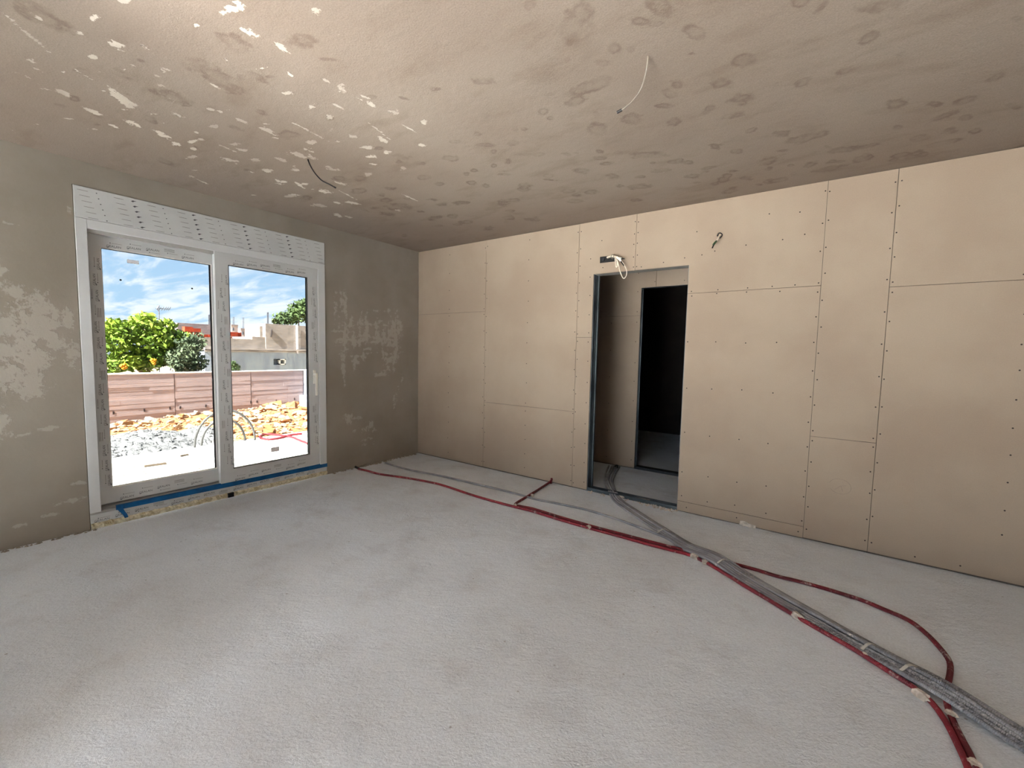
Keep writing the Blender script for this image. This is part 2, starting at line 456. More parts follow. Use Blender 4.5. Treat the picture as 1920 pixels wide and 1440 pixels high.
def scratch(x0, y0, x1, y1, wpx, amp=1.0):
    blot(smear, (x0 + x1) / 2, (y0 + y1) / 2, math.hypot(x1 - x0, y1 - y0) / 2, wpx, math.degrees(math.atan2(y1 - y0, x1 - x0)), amp)


LIGHT = [(177, 32, 16, 9, -10), (233, 2, 14, 8, 0), (433, 15, 36, 13, -15), (217, 85, 17, 9, 30), (270, 88, 18, 5, 25), (175, 108, 11, 6, 10),
         (367, 47, 7, 5, 0), (467, 62, 28, 8, 25), (528, 90, 17, 5, 35), (487, 128, 18, 3, -8), (305, 132, 11, 5, 45), (425, 113, 10, 3, 30),
         (543, 175, 12, 4, 0), (273, 153, 5, 4, 20), (583, 200, 10, 6, 0), (230, 190, 32, 6, 38), (403, 237, 11, 4, 5), (333, 215, 15, 3, 25),
         (507, 247, 22, 5, 25), (583, 267, 10, 5, 0), (553, 288, 22, 5, 10), (170, 207, 20, 4, 22), (300, 250, 22, 5, 28), (363, 265, 20, 5, -12),
         (357, 295, 13, 4, -10), (457, 228, 16, 3, 18), (541, 174, 12, 4, 0), (694, 195, 12, 6, 20), (738, 210, 13, 7, 15), (618, 219, 8, 5, 0),
         (632, 198, 14, 4, 25), (687, 277, 14, 5, 0), (790, 272, 9, 4, 10), (640, 165, 11, 8, 50), (715, 260, 20, 5, 30), (695, 293, 14, 4, 0),
         (755, 315, 8, 5, 0), (690, 328, 8, 5, 0), (555, 318, 9, 3, 0), (573, 345, 10, 3, 0), (545, 367, 18, 4, -8), (621, 315, 20, 4, 10),
         (605, 358, 20, 4, 8), (795, 230, 9, 6, 0), (585, 295, 12, 5, 15), (560, 292, 16, 4, 10), (120, 175, 20, 4, 25), (60, 115, 14, 4, 25),
         (250, 232, 22, 5, 20), (210, 235, 18, 3, 20), (395, 205, 10, 3, 10), (590, 20, 12, 8, 30), (150, 62, 8, 4, 20), (610, 150, 12, 4, 25),
         (440, 270, 14, 4, 10), (480, 300, 14, 4, 5), (330, 270, 14, 4, 10), (660, 255, 10, 4, 10), (725, 285, 12, 4, 10), (525, 340, 14, 3, 10),
         (640, 345, 16, 3, 15), (500, 320, 16, 4, 10), (430, 300, 18, 4, 12), (660, 380, 20, 3, 10), (600, 385, 20, 3, 8)]
for q in LIGHT: blot(smear, *q)
for q in [(0, 20, 118, 118, 2.4), (195, 157, 272, 211, 4.0), (200, 168, 250, 205, 2), (530, 220, 620, 267, 1.6), (400, 267, 452, 289, 1.6), (620, 55, 690, 105, 1.6),
          (50, 20, 92, 45, 4), (680, 222, 745, 272, 1.4), (737, 222, 790, 255, 1.4), (632, 355, 670, 375, 1.6), (745, 360, 790, 380, 1.3), (130, 125, 195, 162, 1.6), (560, 60, 610, 88, 1.5)]:
    scratch(*q)
DARK = [(440, 80, 40, 15, 22), (400, 143, 62, 15, 30), (563, 78, 30, 13, 0), (480, 143, 25, 7, 30), (333, 187, 36, 11, 25), (540, 253, 24, 8, 0), (443, 240, 20, 5, 15),
        (620, 222, 9, 5, 0), (83, 33, 62, 16, 28), (153, 133, 18, 5, 8), (966, 243, 6, 5, 0), (960, 268, 11, 6, 0), (852, 265, 10, 4, 0), (895, 252, 8, 5, 20),
        (926, 285, 6, 4, 0), (952, 303, 8, 5, 0), (926, 310, 5, 4, 0), (890, 320, 7, 4, 0), (875, 327, 6, 4, 0), (845, 297, 14, 6, 0), (790, 306, 10, 4, 0),
        (825, 345, 12, 4, 0), (885, 343, 10, 4, 0), (912, 348, 9, 4, 0), (675, 335, 14, 5, 0), (635, 335, 14, 4, 0), (672, 358, 14, 6, 0), (748, 304, 8, 3, 0),
        (725, 375, 12, 4, 0), (765, 373, 10, 3, 0), (745, 388, 26, 6, 0), (815, 375, 10, 3, 0), (832, 381, 10, 3, 0), (865, 380, 15, 3, 0), (944, 380, 12, 6, 0),
        (956, 395, 8, 3, 0), (850, 405, 10, 5, 0), (955, 408, 12, 5, 0), (985, 352, 14, 8, 0), (537, 253, 22, 6, 0), (815, 167, 10, 5, 0), (695, 182, 12, 4, 0), (905, 153, 26, 8, 0),
        (992, 10, 10, 12, 0), (1083, 40, 52, 25, -68), (1104, 58, 20, 9, -60), (1240, 12, 26, 17, 20), (1197, 40, 18, 8, 0), (1230, 45, 16, 4, -8), (1300, 60, 21, 13, 20),
        (1063, 112, 8, 8, 0), (1153, 92, 12, 11, 0), (1183, 93, 7, 7, 0), (1130, 117, 14, 7, 0), (1105, 162, 48, 11, -18), (1125, 150, 20, 9, -10), (1080, 190, 20, 8, -10),
        (1030, 178, 16, 4, -10), (1018, 210, 11, 7, -30), (1032, 222, 7, 4, 0), (1118, 213, 10, 6, 20), (1186, 223, 20, 11, 0), (1121, 243, 18, 12, 0), (983, 242, 8, 5, 0),
        (962, 267, 10, 5, 0), (1270, 158, 16, 9, 0), (1255, 176, 15, 8, 20), (1265, 228, 15, 9, -30), (1350, 155, 25, 13, 0), (1327, 208, 16, 8, -35), (1375, 217, 22, 8, -10),
        (1245, 198, 18, 5, 0), (1160, 286, 10, 5, 0), (1220, 290, 36, 6, 0), (1340, 275, 12, 5, 0), (1380, 283, 12, 5, 0), (1297, 100, 12, 4, -20), (1395, 115, 22, 12, -10),
        (1390, 185, 28, 11, -15), (1505, 156, 20, 8, -25), (1585, 133, 20, 6, -20), (1627, 69, 22, 11, -25), (1660, 10, 52, 13, -5), (1690, 101, 12, 4, -25), (1682, 193, 24, 9, -15),
        (1751, 195, 17, 6, -5), (1810, 188, 23, 7, -15), (1770, 218, 33, 6, -20), (1812, 220, 14, 5, -15), (1684, 239, 10, 5, -10), (1866, 145, 22, 6, -25), (1908, 35, 14, 5, -20),
        (1900, 200, 20, 7, -5), (1407, 245, 12, 4, -20), (1470, 250, 20, 7, -5), (1510, 258, 40, 10, -15), (1445, 300, 30, 7, -15), (1520, 308, 14, 5, -20), (1560, 303, 11, 4, -5),
        (1555, 316, 32, 5, -10), (1614, 297, 20, 7, -10), (1620, 275, 36, 5, -10), (1570, 282, 25, 4, -15), (1725, 258, 18, 8, -10), (1780, 245, 16, 7, -10), (1830, 245, 14, 6, -10),
        (1760, 270, 42, 4, -12), (1690, 290, 20, 4, -10), (1362, 331, 12, 5, -10), (1400, 335, 12, 4, 0), (1455, 338, 22, 5, -10), (1370, 357, 16, 5, -15), (1340, 345, 10, 3, -5),
        (1500, 5, 18, 10, 0), (1540, 15, 22, 11, -40), (1063, 290, 14, 4, 0), (1090, 320, 16, 5, 0), (1150, 330, 14, 5, 0), (1240, 320, 18, 5, -5), (1300, 330, 16, 5, -5),
        (1200, 350, 22, 5, -5), (1110, 360, 16, 4, 0), (1030, 330, 10, 4, 0), (1290, 305, 12, 4, 0), (1010, 290, 12, 4, 0)]
for q in DARK: blot(damp, *q)
rr = random.Random(5)
for _ in range(75):
    x = rr.uniform(700, 1750); top = 262 + abs(x - 1050) * 0.02
    y = rr.uniform(top, 470 - 0.18 * abs(x - 785) - 8)
    blot(damp, x, y, rr.uniform(6, 17), rr.uniform(2, 4.5), rr.uniform(-8, 4) - max(0, (x - 1200)) * 0.02, rr.uniform(0.7, 1))
for _ in range(60):
    x = rr.uniform(0, 760); y = rr.uniform(120, 262 + 0.266 * x - 14)
    blot(smear, x, y, rr.uniform(5, 18), rr.uniform(1.5, 4), rr.uniform(5, 30), rr.uniform(0.6, 1))
for _ in range(26):
    x = rr.uniform(0, 760); y = rr.uniform(110, 262 + 0.266 * x - 14)
    blot(damp, x, y, rr.uniform(8, 22), rr.uniform(2, 6), rr.uniform(5, 30), rr.uniform(0.5, .9))

zc = H
cel = grid_mesh('ceiling', 'ceil', (cx0, cy0, zc), (GX, 0, 0), (0, GY, 0), cnx, cny, {'damp': damp, 'smear': smear},
                extra=[[(6.0, -4.2, zc), (XR, -4.2, zc), (XR, 0.0, zc), (6.0, 0.0, zc)], [(0, YF, zc), (XR, YF, zc), (XR, -4.2, zc), (0, -4.2, zc)],
                       [(-0.3, YF - .3, zc + .3), (XR + .3, YF - .3, zc + .3), (XR + .3, 4.2, zc + .3), (-.3, 4.2, zc + .3)],
                       [(0, 0, zc), (XR, 0, zc), (XR, 4.2, zc), (0, 4.2, zc)]])
structure(cel, 'plastered ceiling with damp blots and pale plaster smears', 'ceiling')

# window wall (left): smears as strokes of a trowel
wy0, wz0, wny, wnz = -4.4, 0.0, int(4.4 / 0.0125), int(2.7 / 0.0125)
WYY, WZZ = np.meshgrid(wy0 + np.arange(wny + 1) * 0.0125, np.arange(wnz + 1) * 0.0125, indexing='ij')
wsm = np.zeros_like(WYY)


def stroke(y, z, hy, hz, amp):
    u = (WYY - y) / hy; v = (WZZ - z) / hz
    np.maximum(wsm, amp * np.clip(1.15 - np.sqrt(u ** 4 + v ** 4) ** 0.5 * 0.85, 0, 1), out=wsm)


for _ in range(48):
    y = rr.uniform(-1.22, -0.26); stroke(y, rr.gauss(1.52, 0.17), rr.uniform(0.02, 0.05), rr.uniform(0.08, 0.27), rr.uniform(0.5, 0.85))
for _ in range(40):
    stroke(rr.uniform(-1.2, -0.28), rr.gauss(1.5, 0.2), rr.uniform(0.06, 0.2), rr.uniform(0.012, 0.035), rr.uniform(0.5, 0.85))
for _ in range(16):
    stroke(rr.uniform(-1.1, -0.68), rr.uniform(0.25, 0.62), rr.uniform(0.03, 0.12), rr.uniform(0.015, 0.07), rr.uniform(0.4, 0.75))
for _ in range(7): stroke(rr.uniform(-0.4, -0.22), rr.uniform(0.6, 1.15), 0.03, rr.uniform(0.04, 0.1), rr.uniform(0.4, 0.7))
for _ in range(34):
    stroke(rr.uniform(-4.0, -3.24), rr.gauss(1.42, 0.2), rr.uniform(0.05, 0.16), rr.uniform(0.05, 0.16), rr.uniform(0.5, 0.9))
for px, py, a, b in [(80, 805, 16, 4), (45, 815, 10, 3), (110, 800, 14, 3), (130, 940, 20, 5), (95, 965, 12, 4), (150, 905, 12, 4), (40, 985, 10, 3), (105, 600, 10, 20), (60, 720, 20, 25), (50, 640, 20, 30), (22, 420, 12, 3), (130, 395, 4, 8)]:
    c = at(px, py, 0, 0.0); stroke(c[1], c[2], a * 0.0045, b * 0.0045, 0.8)
vis = []
wl_mb = MB()
# visible skin of the wall is a fine grid with the window cut out, the body is solid
nu, nv = wny, wnz
ii, jj = np.meshgrid(np.arange(nu + 1), np.arange(nv + 1), indexing='ij')
co = np.stack([np.zeros(ii.size), WYY.ravel(), WZZ.ravel()], 1)
idx = ii * (nv + 1) + jj
yc = WYY[:-1, :-1] + 0.00625; zc_ = WZZ[:-1, :-1] + 0.00625
keep = ~((yc > WY0) & (yc < WY1) & (zc_ > 0.0) & (zc_ < WZ1))
Fq = np.stack([idx[:-1, :-1], idx[1:, :-1], idx[1:, 1:], idx[:-1, 1:]], -1)[keep]
wb = MB()
LIGHT_GAP = (-6.9, -6.5, 0.9, 1.6)       # unseen hole added behind the camera to let in more daylight
wb.box(-0.30, -0.002, WY1, 4.2, -0.2, H + 0.3); wb.box(-0.30, -0.002, LIGHT_GAP[1], WY0, -0.2, H + 0.3); wb.box(-0.30, -0.002, YF - 0.3, LIGHT_GAP[0], -0.2, H + 0.3)
wb.box(-0.30, -0.002, WY0, WY1, WZ1, H + 0.3); wb.box(-0.30, -0.002, WY0, WY1, -0.2, 0.0)
wb.box(-0.30, -0.002, LIGHT_GAP[0], LIGHT_GAP[1], LIGHT_GAP[3], H + 0.3); wb.box(-0.30, -0.002, LIGHT_GAP[0], LIGHT_GAP[1], -0.2, LIGHT_GAP[2])
ev = np.array(wb.v); n0 = len(co)
me = bpy.data.meshes.new('wall_left')
F = np.vstack([Fq, n0 + np.array(wb.f)]); co = np.vstack([co, ev])
me.vertices.add(len(co)); me.vertices.foreach_set('co', co.astype(np.float32).ravel())
me.loops.add(F.size); me.loops.foreach_set('vertex_index', F.astype(np.int32).ravel())
me.polygons.add(len(F)); me.polygons.foreach_set('loop_start', (np.arange(len(F)) * 4).astype(np.int32)); me.update(calc_edges=True)
a_ = me.attributes.new('smear', 'FLOAT', 'POINT'); val = np.zeros(len(co), np.float32); val[:n0] = wsm.ravel(); a_.data.foreach_set('value', val)
me.materials.append(M['plaster'])
wall_left = bpy.data.objects.new('wall_left', me); COL.objects.link(wall_left)
structure(wall_left, 'grey-brown rendered wall with trowelled plaster smears around the sliding window door', 'wall')

wr = MB(); wr.box(XR, XR + 0.3, YF - 0.3, 4.2, -0.2, H + 0.3)
structure(wr.build('wall_right', 'dimwall'), 'unseen wall out of frame to the right, darkened to cut bounce light', 'wall')
RO = (0.9, 1.6, 0.0, 2.3)  # narrow unseen opening added at the rear left to let sunlight in
RO2 = (2.6, 4.6, 0.0, 2.5)        # wide unseen opening added behind the camera as a daylight source
wf = MB(); wf.box(-0.3, RO[0], YF - 0.3, YF, -0.2, H + 0.3); wf.box(RO[1], RO2[0], YF - 0.3, YF, -0.2, H + 0.3); wf.box(RO2[1], XR, YF - 0.3, YF, -0.2, H + 0.3); wf.box(2.3, 2.45, YF, -4.25, -0.2, H + 0.3); wf.box(RO[0], RO[1], YF - 0.3, YF, RO[3], H + 0.3); wf.box(RO2[0], RO2[1], YF - 0.3, YF, RO2[3], H + 0.3)  # inner stub wall is added to shield the right side from rear light
structure(wf.build('wall_front', 'dimwall'), 'unseen wall behind the viewer with two openings added to let light in', 'wall')

# drywall partition
YC0, YC1 = 0.0128, 0.1125
core = MB(); core.box(-0.002, DX0, YC0, YC1, 0, H); core.box(DX1, XR, YC0, YC1, 0, H); core.box(DX0, DX1, YC0, YC1, DZ, H)
wall_back = structure(core.build('wall_back', 'core'), 'drywall partition of cream boards with black screws and a bare doorway', 'wall')
g = 0.0016


def panel(poly, screws, back=False, parent=wall_back, y=0.0, name='drywall_panel'):
    """poly in (x, z); the board is 12.5 mm thick, its face at y"""
    mb = MB(); mb.prism(poly, 1, y, y + 0.0125)
    o = mb.build(name, 'dry', parent)
    if screws:
        sc = MB()
        for (x, z) in screws: sc.disc((x, y + 0.0005, z), (0, -1, 0), 0.0052, 0.0011, 6)
        q = sc.build('screw_heads', 'screw', o); q['kind'] = 'stuff'
    return o


def rect(x0, x1, z0, z1): return [(x0 + g, z0 + g), (x1 - g, z0 + g), (x1 - g, z1 - g), (x0 + g, z1 - g)]


def col(x, z0, z1, step, jit=0.012):
    n = max(1, int(round((z1 - z0) / step)))
    return [(x + rr.uniform(-.004, .004), z0 + (z1 - z0) * i / n + rr.uniform(-jit, jit)) for i in range(n + 1)]


e = 0.016
B0, B1 = 0.012, H - 0.004
panel(rect(0.004, 1.154, 1.875, B1), col(0.57, 1.93, 2.6, .22) + col(1.154 - e, 1.9, 2.62, .18))
panel(rect(0.004, 1.154, B0, 1.875), col(0.57, 0.1, 1.84, .2) + col(1.154 - e, 0.08, 1.85, .19))
panel(rect(1.154, 2.356, 0.80, B1), col(1.154 + e, .83, 2.62, .2) + col(1.755, .84, 2.62, .21) + col(2.356 - e, .83, 2.62, .2))
panel(rect(1.154, 2.356, B0, 0.80), col(1.154 + e, .08, .77, .19) + col(1.755, .1, .76, .16) + col(2.356 - e, .06, .77, .17))
panel([(2.356 + g, 1.565 + g), (DX0, 1.565 + g), (DX0, DZ), (2.94 - g, DZ), (2.94 - g, B1), (2.356 + g, B1)],
      col(2.356 + e, 1.6, 2.62, .18) + col(2.49, 1.6, 2.35, .17) + col(2.94 - e, 2.22, 2.62, .1) + [(2.62, 2.24), (2.78, 2.23), (2.6, 2.5)])
panel([(2.356 + g, B0), (DX0, B0), (DX0, 1.565 - g), (2.356 + g, 1.565 - g)], col(2.356 + e, .06, 1.53, .19) + col(2.49, .08, 1.52, .2))
panel([(2.94 + g, DZ), (DX1, DZ), (DX1, 1.94 + g), (4.362 - g, 1.94 + g), (4.362 - g, B1), (2.94 + g, B1)],
      col(2.94 + e, 2.22, 2.62, .11) + [(3.0, 2.21), (3.2, 2.23), (3.38, 2.25), (3.47, 2.46), (3.52, 2.26), (3.62, 2.28), (3.85, 2.3), (4.1, 2.31), (4.24, 2.33), (4.0, 2.52), (4.2, 2.5)]
      + [(x, 1.957) for x in (3.45, 3.66, 3.88, 4.05, 4.2)] + col(4.362 - e, 1.97, 2.62, .2))
panel(rect(DX1 - g, 4.362, 0.098, 1.94), [(x + rr.uniform(-.01, .01), z + rr.uniform(-.012, .012)) for z in (1.92, 1.52, 1.12, .72, .36, .15) for x in (3.45, 3.66, 3.88, 4.1)] + col(4.362 - e, .14, 1.9, .2))
panel(rect(DX1 - g, 4.362, B0 - .004, 0.098), [(3.5, .05), (3.9, .055), (4.33, .05)])
panel(rect(4.362, 4.748, 0.808, B1), col(4.362 + e, .84, 2.62, .2) + col(4.748 - e, .84, 2.62, .21))
pm = panel(rect(4.362, 4.748, B0, 0.808), col(4.362 + e, .08, .78, .17) + col(4.748 - e, .08, .78, .17))
panel(rect(4.748, 5.95, 1.902, B1), col(4.748 + e, 1.93, 2.62, .17) + col(5.36, 1.94, 2.6, .22))
panel(rect(4.748, 5.95, B0, 1.902), col(4.748 + e, .08, 1.87, .2) + col(5.385, .3, 1.87, .17) + [(5.0, .05), (5.22, .055)])
panel(rect(5.95, XR, 0.8, B1), []); panel(rect(5.95, XR, B0, 0.8), [])
# pencilled oval with a letter T on the lower narrow board
pc = MB()
P0 = at(1575, 912, 1, 0.0)
ov = [(P0[0] + 0.062 * math.cos(t) * 1.0 + 0.018 * math.sin(t), -0.0007, P0[2] + 0.052 * math.sin(t) - 0.02 * math.cos(t)) for t in np.linspace(-2.3, 3.2, 40)]
pc.tube(ov, 0.0009, 5)
pc.tube([(P0[0] - .03, -.0007, P0[2] - .03), (P0[0], -.0007, P0[2] + .002), (P0[0] + .035, -.0007, P0[2] + .012)], .0009, 5)
pc.tube([(P0[0] + .005, -.0007, P0[2] + .004), (P0[0] + .018, -.0007, P0[2] - .035)], .0009, 5)
tag(pc.build('pencil_mark', 'pencil', pm), 'pencilled oval with a T inside')
# dab of white filler at the foot of the wall
fd = MB(); c = at(1399, 983, 1, -0.002)
fd.add([(c[0] + dx, -0.004 + abs(dz) * .05, c[2] + dz) for dx, dz in ((-.05, -.012), (-.02, -.022), (.03, -.02), (.07, -.018), (.068, .006), (.02, .012), (-.015, .024), (-.045, .02))], [tuple(range(8))])
fd.build('filler_dab', 'mortar', wall_back)
# doorway: galvanised studs, header track and floor track
st = MB(); st.box(DX0 - 0.002, DX0 + 0.001, YC0 + .002, YC1 - .002, 0, DZ); st.box(DX0, DX0 + .006, YC0 - .0005, YC0 + .012, 0, DZ); st.box(DX0, DX0 + .014, YC1 - .006, YC1 + .013, 0, DZ)
st.box(DX0, DX0 + .003, .055, .062, 0, DZ)
st.build('door_stud', 'steel', wall_back)
st = MB(); st.box(DX1 - 0.001, DX1 + 0.002, YC0 + .002, YC1 - .002, 0, DZ); st.box(DX1 - .006, DX1, YC0 - .0005, YC0 + .012, 0, DZ)
st.build('door_stud', 'steel', wall_back)
st = MB(); st.box(DX0, DX1, YC0 + .002, YC1 + .012, DZ - .0015, DZ + .001); st.build('door_header', 'header', wall_back)
st = MB(); st.box(DX0 - .02, DX1 + .02, .012, .016, 0, .035); st.box(DX0 - .02, DX1, .010, .1, 0.0, .004); st.box(DX0, DX1, .098, .101, 0, .03)
st.build('floor_track', 'steel', wall_back)

# hallway beyond and the unlit room behind it
hw = MB()
OX0, OX1, OZ = 2.612, 3.45, 2.20
hw.box(0.0, OX0, HALL + .013, HALL + .11, 0, H); hw.box(OX1, XR, HALL + .013, HALL + .11, 0, H); hw.box(OX0, OX1, HALL + .013, HALL + .11, OZ, H)
wall_hall = structure(hw.build('wall_hall', 'core'), 'drywall far wall of the hallway seen through the doorway', 'wall')
panel(rect(1.3, OX0 + g, 1.872, H - .004)[:1] + [(OX0, 1.872 + g), (OX0, OZ), (2.785 - g, OZ), (2.785 - g, H - .004), (1.3, H - .004)], col(1.95, 1.95, 2.6, .2) + col(2.57, 1.92, 2.6, .2) + col(2.77, 2.25, 2.6, .15), parent=wall_hall, y=HALL)
panel([(1.3, .012), (OX0, .012), (OX0, 1.872 - g), (1.3, 1.872 - g)], col(1.95, .1, 1.8, .25) + col(2.57, .1, 1.8, .25) + col(2.25, .1, 1.8, .35), parent=wall_hall, y=HALL)
panel([(2.785 + g, OZ), (OX1, OZ), (OX1, H - .004), (2.785 + g, H - .004)], col(3.1, 2.24, 2.6, .18), parent=wall_hall, y=HALL)
panel([(OX1, .012), (5.0, .012), (5.0, H - .004), (OX1, H - .004)], [], parent=wall_hall, y=HALL)
st = MB(); st.box(OX0, OX0 + .003, HALL + .014, HALL + .11, 0, OZ); st.box(OX0, OX0 + .010, HALL + .05, HALL + .06, 0, OZ); st.build('door_stud', 'steel', wall_hall)
st = MB(); st.box(OX0, OX1, HALL + .010, HALL + .1, OZ - .002, OZ); st.build('door_header', 'steel', wall_hall)
st = MB(); st.box(OX0, OX1, HALL + .005, HALL + .1, 0, .03); st.build('floor_track', 'gasket', wall_hall)
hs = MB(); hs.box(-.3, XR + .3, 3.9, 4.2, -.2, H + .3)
structure(hs.build('wall_far', 'shadewall'), 'unlit rear wall of the dark room beyond the hallway', 'wall')
hs = MB(); hs.box(1.2, 1.3, YC1, HALL + .013, 0, H); hs.box(4.9, 5.0, YC1, HALL + .013, 0, H)
structure(hs.build('wall_hall_end', 'rough'), 'end walls closing the short hallway', 'wall')
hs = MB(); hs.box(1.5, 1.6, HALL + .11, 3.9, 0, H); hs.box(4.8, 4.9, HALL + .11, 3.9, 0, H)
structure(hs.build('wall_dark_room', 'shadewall'), 'side walls of the unlit room beyond the hallway', 'wall')

# ------------------------------------------------------------------ sliding window door
win = structure(empty('window_1', (0, (WY0 + WY1) / 2, 0)), 'white sliding window door with printed protective film and roller shutter box', 'window')


def wpart(mb, name, mat, parent=win, bevel=0.0, label=None):
    o = mb.build(name, mat, parent, bevel=bevel)
    base = Vector(parent.location) if parent is win else Vector((0, 0, 0))
    if parent is win:
        o.matrix_parent_inverse = Matrix.Translation(-base)
    else: o.matrix_parent_inverse = Matrix.Identity(4)
    if label: o['label'] = label
    return o


FX = 0.006       # frame face, a little proud of the render
bx = MB(); bx.box(-0.20, FX - .001, WY0, WY1, 2.302, WZ1); wpart(bx, 'shutter_box', 'film', bevel=0.003)
j = MB(); j.box(-0.14, FX, WY0, -3.170, 0.125, 2.300); wpart(j, 'frame_jamb', 'pvc', bevel=0.003)
j = MB(); j.box(-0.14, FX, -1.408, WY1, 0.105, 2.300); wpart(j, 'frame_jamb', 'pvc', bevel=0.003)
j = MB(); j.box(-0.14, FX, -3.170, -1.408, 2.236, 2.300); wpart(j, 'frame_head', 'pvc', bevel=0.003)
j = MB(); j.box(-0.14, -0.012, -3.170, -1.408, 2.21, 2.236); wpart(j, 'head_track', 'filmgrey')
j = MB(); j.box(-0.15, 0.004, WY0, WY1, 0.045, 0.112); wpart(j, 'threshold', 'film', bevel=0.002)
j = MB(); j.box(-0.15, -0.002, WY0, WY1, 0.112, 0.128); j.box(-0.15, -0.03, WY0, WY1, 0.128, 0.146); j.box(-0.15, -0.075, WY0, WY1, 0.146, 0.158); wpart(j, 'sill_track', 'filmgrey', bevel=0.001)
# mounting foam under the threshold
fm = MB(); n = 190
ys = np.linspace(WY0, WY1, n)
top = [0.047 + 0.004 * math.sin(i * .7) + rr.uniform(-.004, .004) for i in range(n)]
bot = [0.002 for i in range(n)]
xx = [0.006 + rr.uniform(0, .016) for i in range(n)]; xm = [0.012 + rr.uniform(0, .02) for i in range(n)]
vs = []; fs = []
for i in range(n): vs += [(-.03, ys[i], top[i]), (xx[i] * .5, ys[i], top[i] - .002), (xm[i], ys[i], .028 + rr.uniform(-.006, .006)), (xx[i], ys[i], .012), (xx[i] * .4, ys[i], bot[i])]
for i in range(n - 1):
    for q in range(4): fs.append((i * 5 + q, i * 5 + q + 1, i * 5 + q + 6, i * 5 + q + 5))
fm.add(vs, fs); wpart(fm, 'mounting_foam', 'foam')
pk = MB(); c = at(434, 933, 0, 0.02); pk.box(-.02, .026, c[1] - .026, c[1] + .02, .006, .046); wpart(pk, 'packer_block', 'black')

# text templates for the printed film
def text_template(body, size):
    cu = bpy.data.curves.new('t', 'FONT'); cu.body = body; cu.size = size; cu.align_x = 'LEFT'; cu.resolution_u = 2
    ob = bpy.data.objects.new('t', cu); COL.objects.link(ob)
    dg = bpy.context.evaluated_depsgraph_get(); me = bpy.data.meshes.new_from_object(ob.evaluated_get(dg))
    vs = [(v.co.x, v.co.y) for v in me.vertices]; fs = [tuple(p.vertices) for p in me.polygons]
    bpy.data.objects.remove(ob); bpy.data.curves.remove(cu); bpy.data.meshes.remove(me)
    return vs, fs


LOGO = text_template('GEALAN', 0.026)


def put(mb, tpl, o, u, v, sc=1.0):
    o, u, v = map(np.array, (o, u, v))
    mb.add([o + u * (p[0] * sc) + v * (p[1] * sc) for p in tpl[0]], tpl[1])


def bar(mb, o, u, v, a, b, c, d):
    o, u, v = map(np.array, (o, u, v))
    mb.add([o + u * a + v * c, o + u * b + v * c, o + u * b + v * d, o + u * a + v * d], [(0, 1, 2, 3)])


def swoosh(mb, o, u, v):
    """the tick under the first letter of the printed logo"""
    o, u, v = map(np.array, (o, u, v))
    mb.add([o + u * a + v * b for a, b in ((-.002, .001), (.004, -.007), (.012, -.005), (.017, .001), (.010, -.001), (.004, -.002))], [tuple(range(6))])


def film_strip(x, o_y, o_z, horiz, length, width, seed, start=0.0):
    """rows of logos and small lines drifting across a strip of film; returns dark and pale print"""
    q = random.Random(seed); dk, pl = MB(), MB()
    u, v = ((0, 1, 0), (0, 0, 1)) if horiz else ((0, 0, 1), (0, -1, 0))
    base = np.array((x, o_y, o_z), float); u = np.array(u, float); v = np.array(v, float)
    t = start; i = 0
    while t < length - 0.12:
        lane = (i * 0.29) % 1.0
        o = base + u * t + v * (0.004 + lane * (width - 0.034))
        if i % 4 != 3:
            put(dk, LOGO, o, u, v, 0.86); swoosh(dk, o, u, v)
        else:
            for r_ in (0, .010, .018): bar(pl, o, u, v, .0, .07, r_, r_ + .004)
        o2 = base + u * (t + .02) + v * (0.004 + ((lane + .5) % 1.0) * (width - 0.02))
        bar(dk, o2, u, v, 0, .006, 0, .006); bar(pl, o2, u, v, .012, .07, .001, .004)
        t += 0.118; i += 1
    return dk, pl


def sash(y0, y1, z0, z1, gy0, gy1, gz0, gz1, x0, x1, label):
    """one sliding leaf: mitred frame, two glass faces, gasket"""
    mb = MB()
    A = [(y0, z0), (y1, z0), (y1, z1), (y0, z1)]; B = [(gy0, gz0), (gy1, gz0), (gy1, gz1), (gy0, gz1)]
    vs = [(x1, *p) for p in A] + [(x1, *p) for p in B] + [(x0, *p) for p in A] + [(x0, *p) for p in B]
    fs = []
    for i in range(4):
        k2 = (i + 1) % 4
        fs += [(i, k2, 4 + k2, 4 + i), (8 + i, 12 + i, 12 + k2, 8 + k2), (i, 8 + i, 8 + k2, k2), (4 + i, 4 + k2, 12 + k2, 12 + i)]
    mb.add(vs, fs)
    o = wpart(mb, 'sash', 'film', bevel=0.0025); o['label'] = label
    xm = (x0 + x1) / 2
    gl = MB(); gl.box(xm - .012, xm + .012, gy0 - .004, gy1 + .004, gz0 - .004, gz1 + .004); wpart(gl, 'pane', 'glass', o)
    gk = MB(); t = .006
    for xg in (xm + .0125, xm - .0185):
        gk.box(xg, xg + .006, gy0, gy0 + t, gz0, gz1); gk.box(xg, xg + .006, gy1 - t, gy1, gz0, gz1); gk.box(xg, xg + .006, gy0, gy1, gz0, gz0 + t * .6); gk.box(xg, xg + .006, gy0, gy1, gz1 - t * .6, gz1)
    wpart(gk, 'gasket', 'gasket', o)
    bd = MB(); t = .010
    xg = xm + .018
    bd.box(xg, x1 - .004, gy0, gy0 + t * .3, gz0, gz1); bd.box(xg, x1 - .004, gy1 - t * .3, gy1, gz0, gz1); bd.box(xg, x1 - .004, gy0, gy1, gz0, gz0 + t); bd.box(xg, x1 - .004, gy0, gy1, gz1 - t * .3, gz1)
    wpart(bd, 'glazing_bead', 'white', o)
    return o, xm


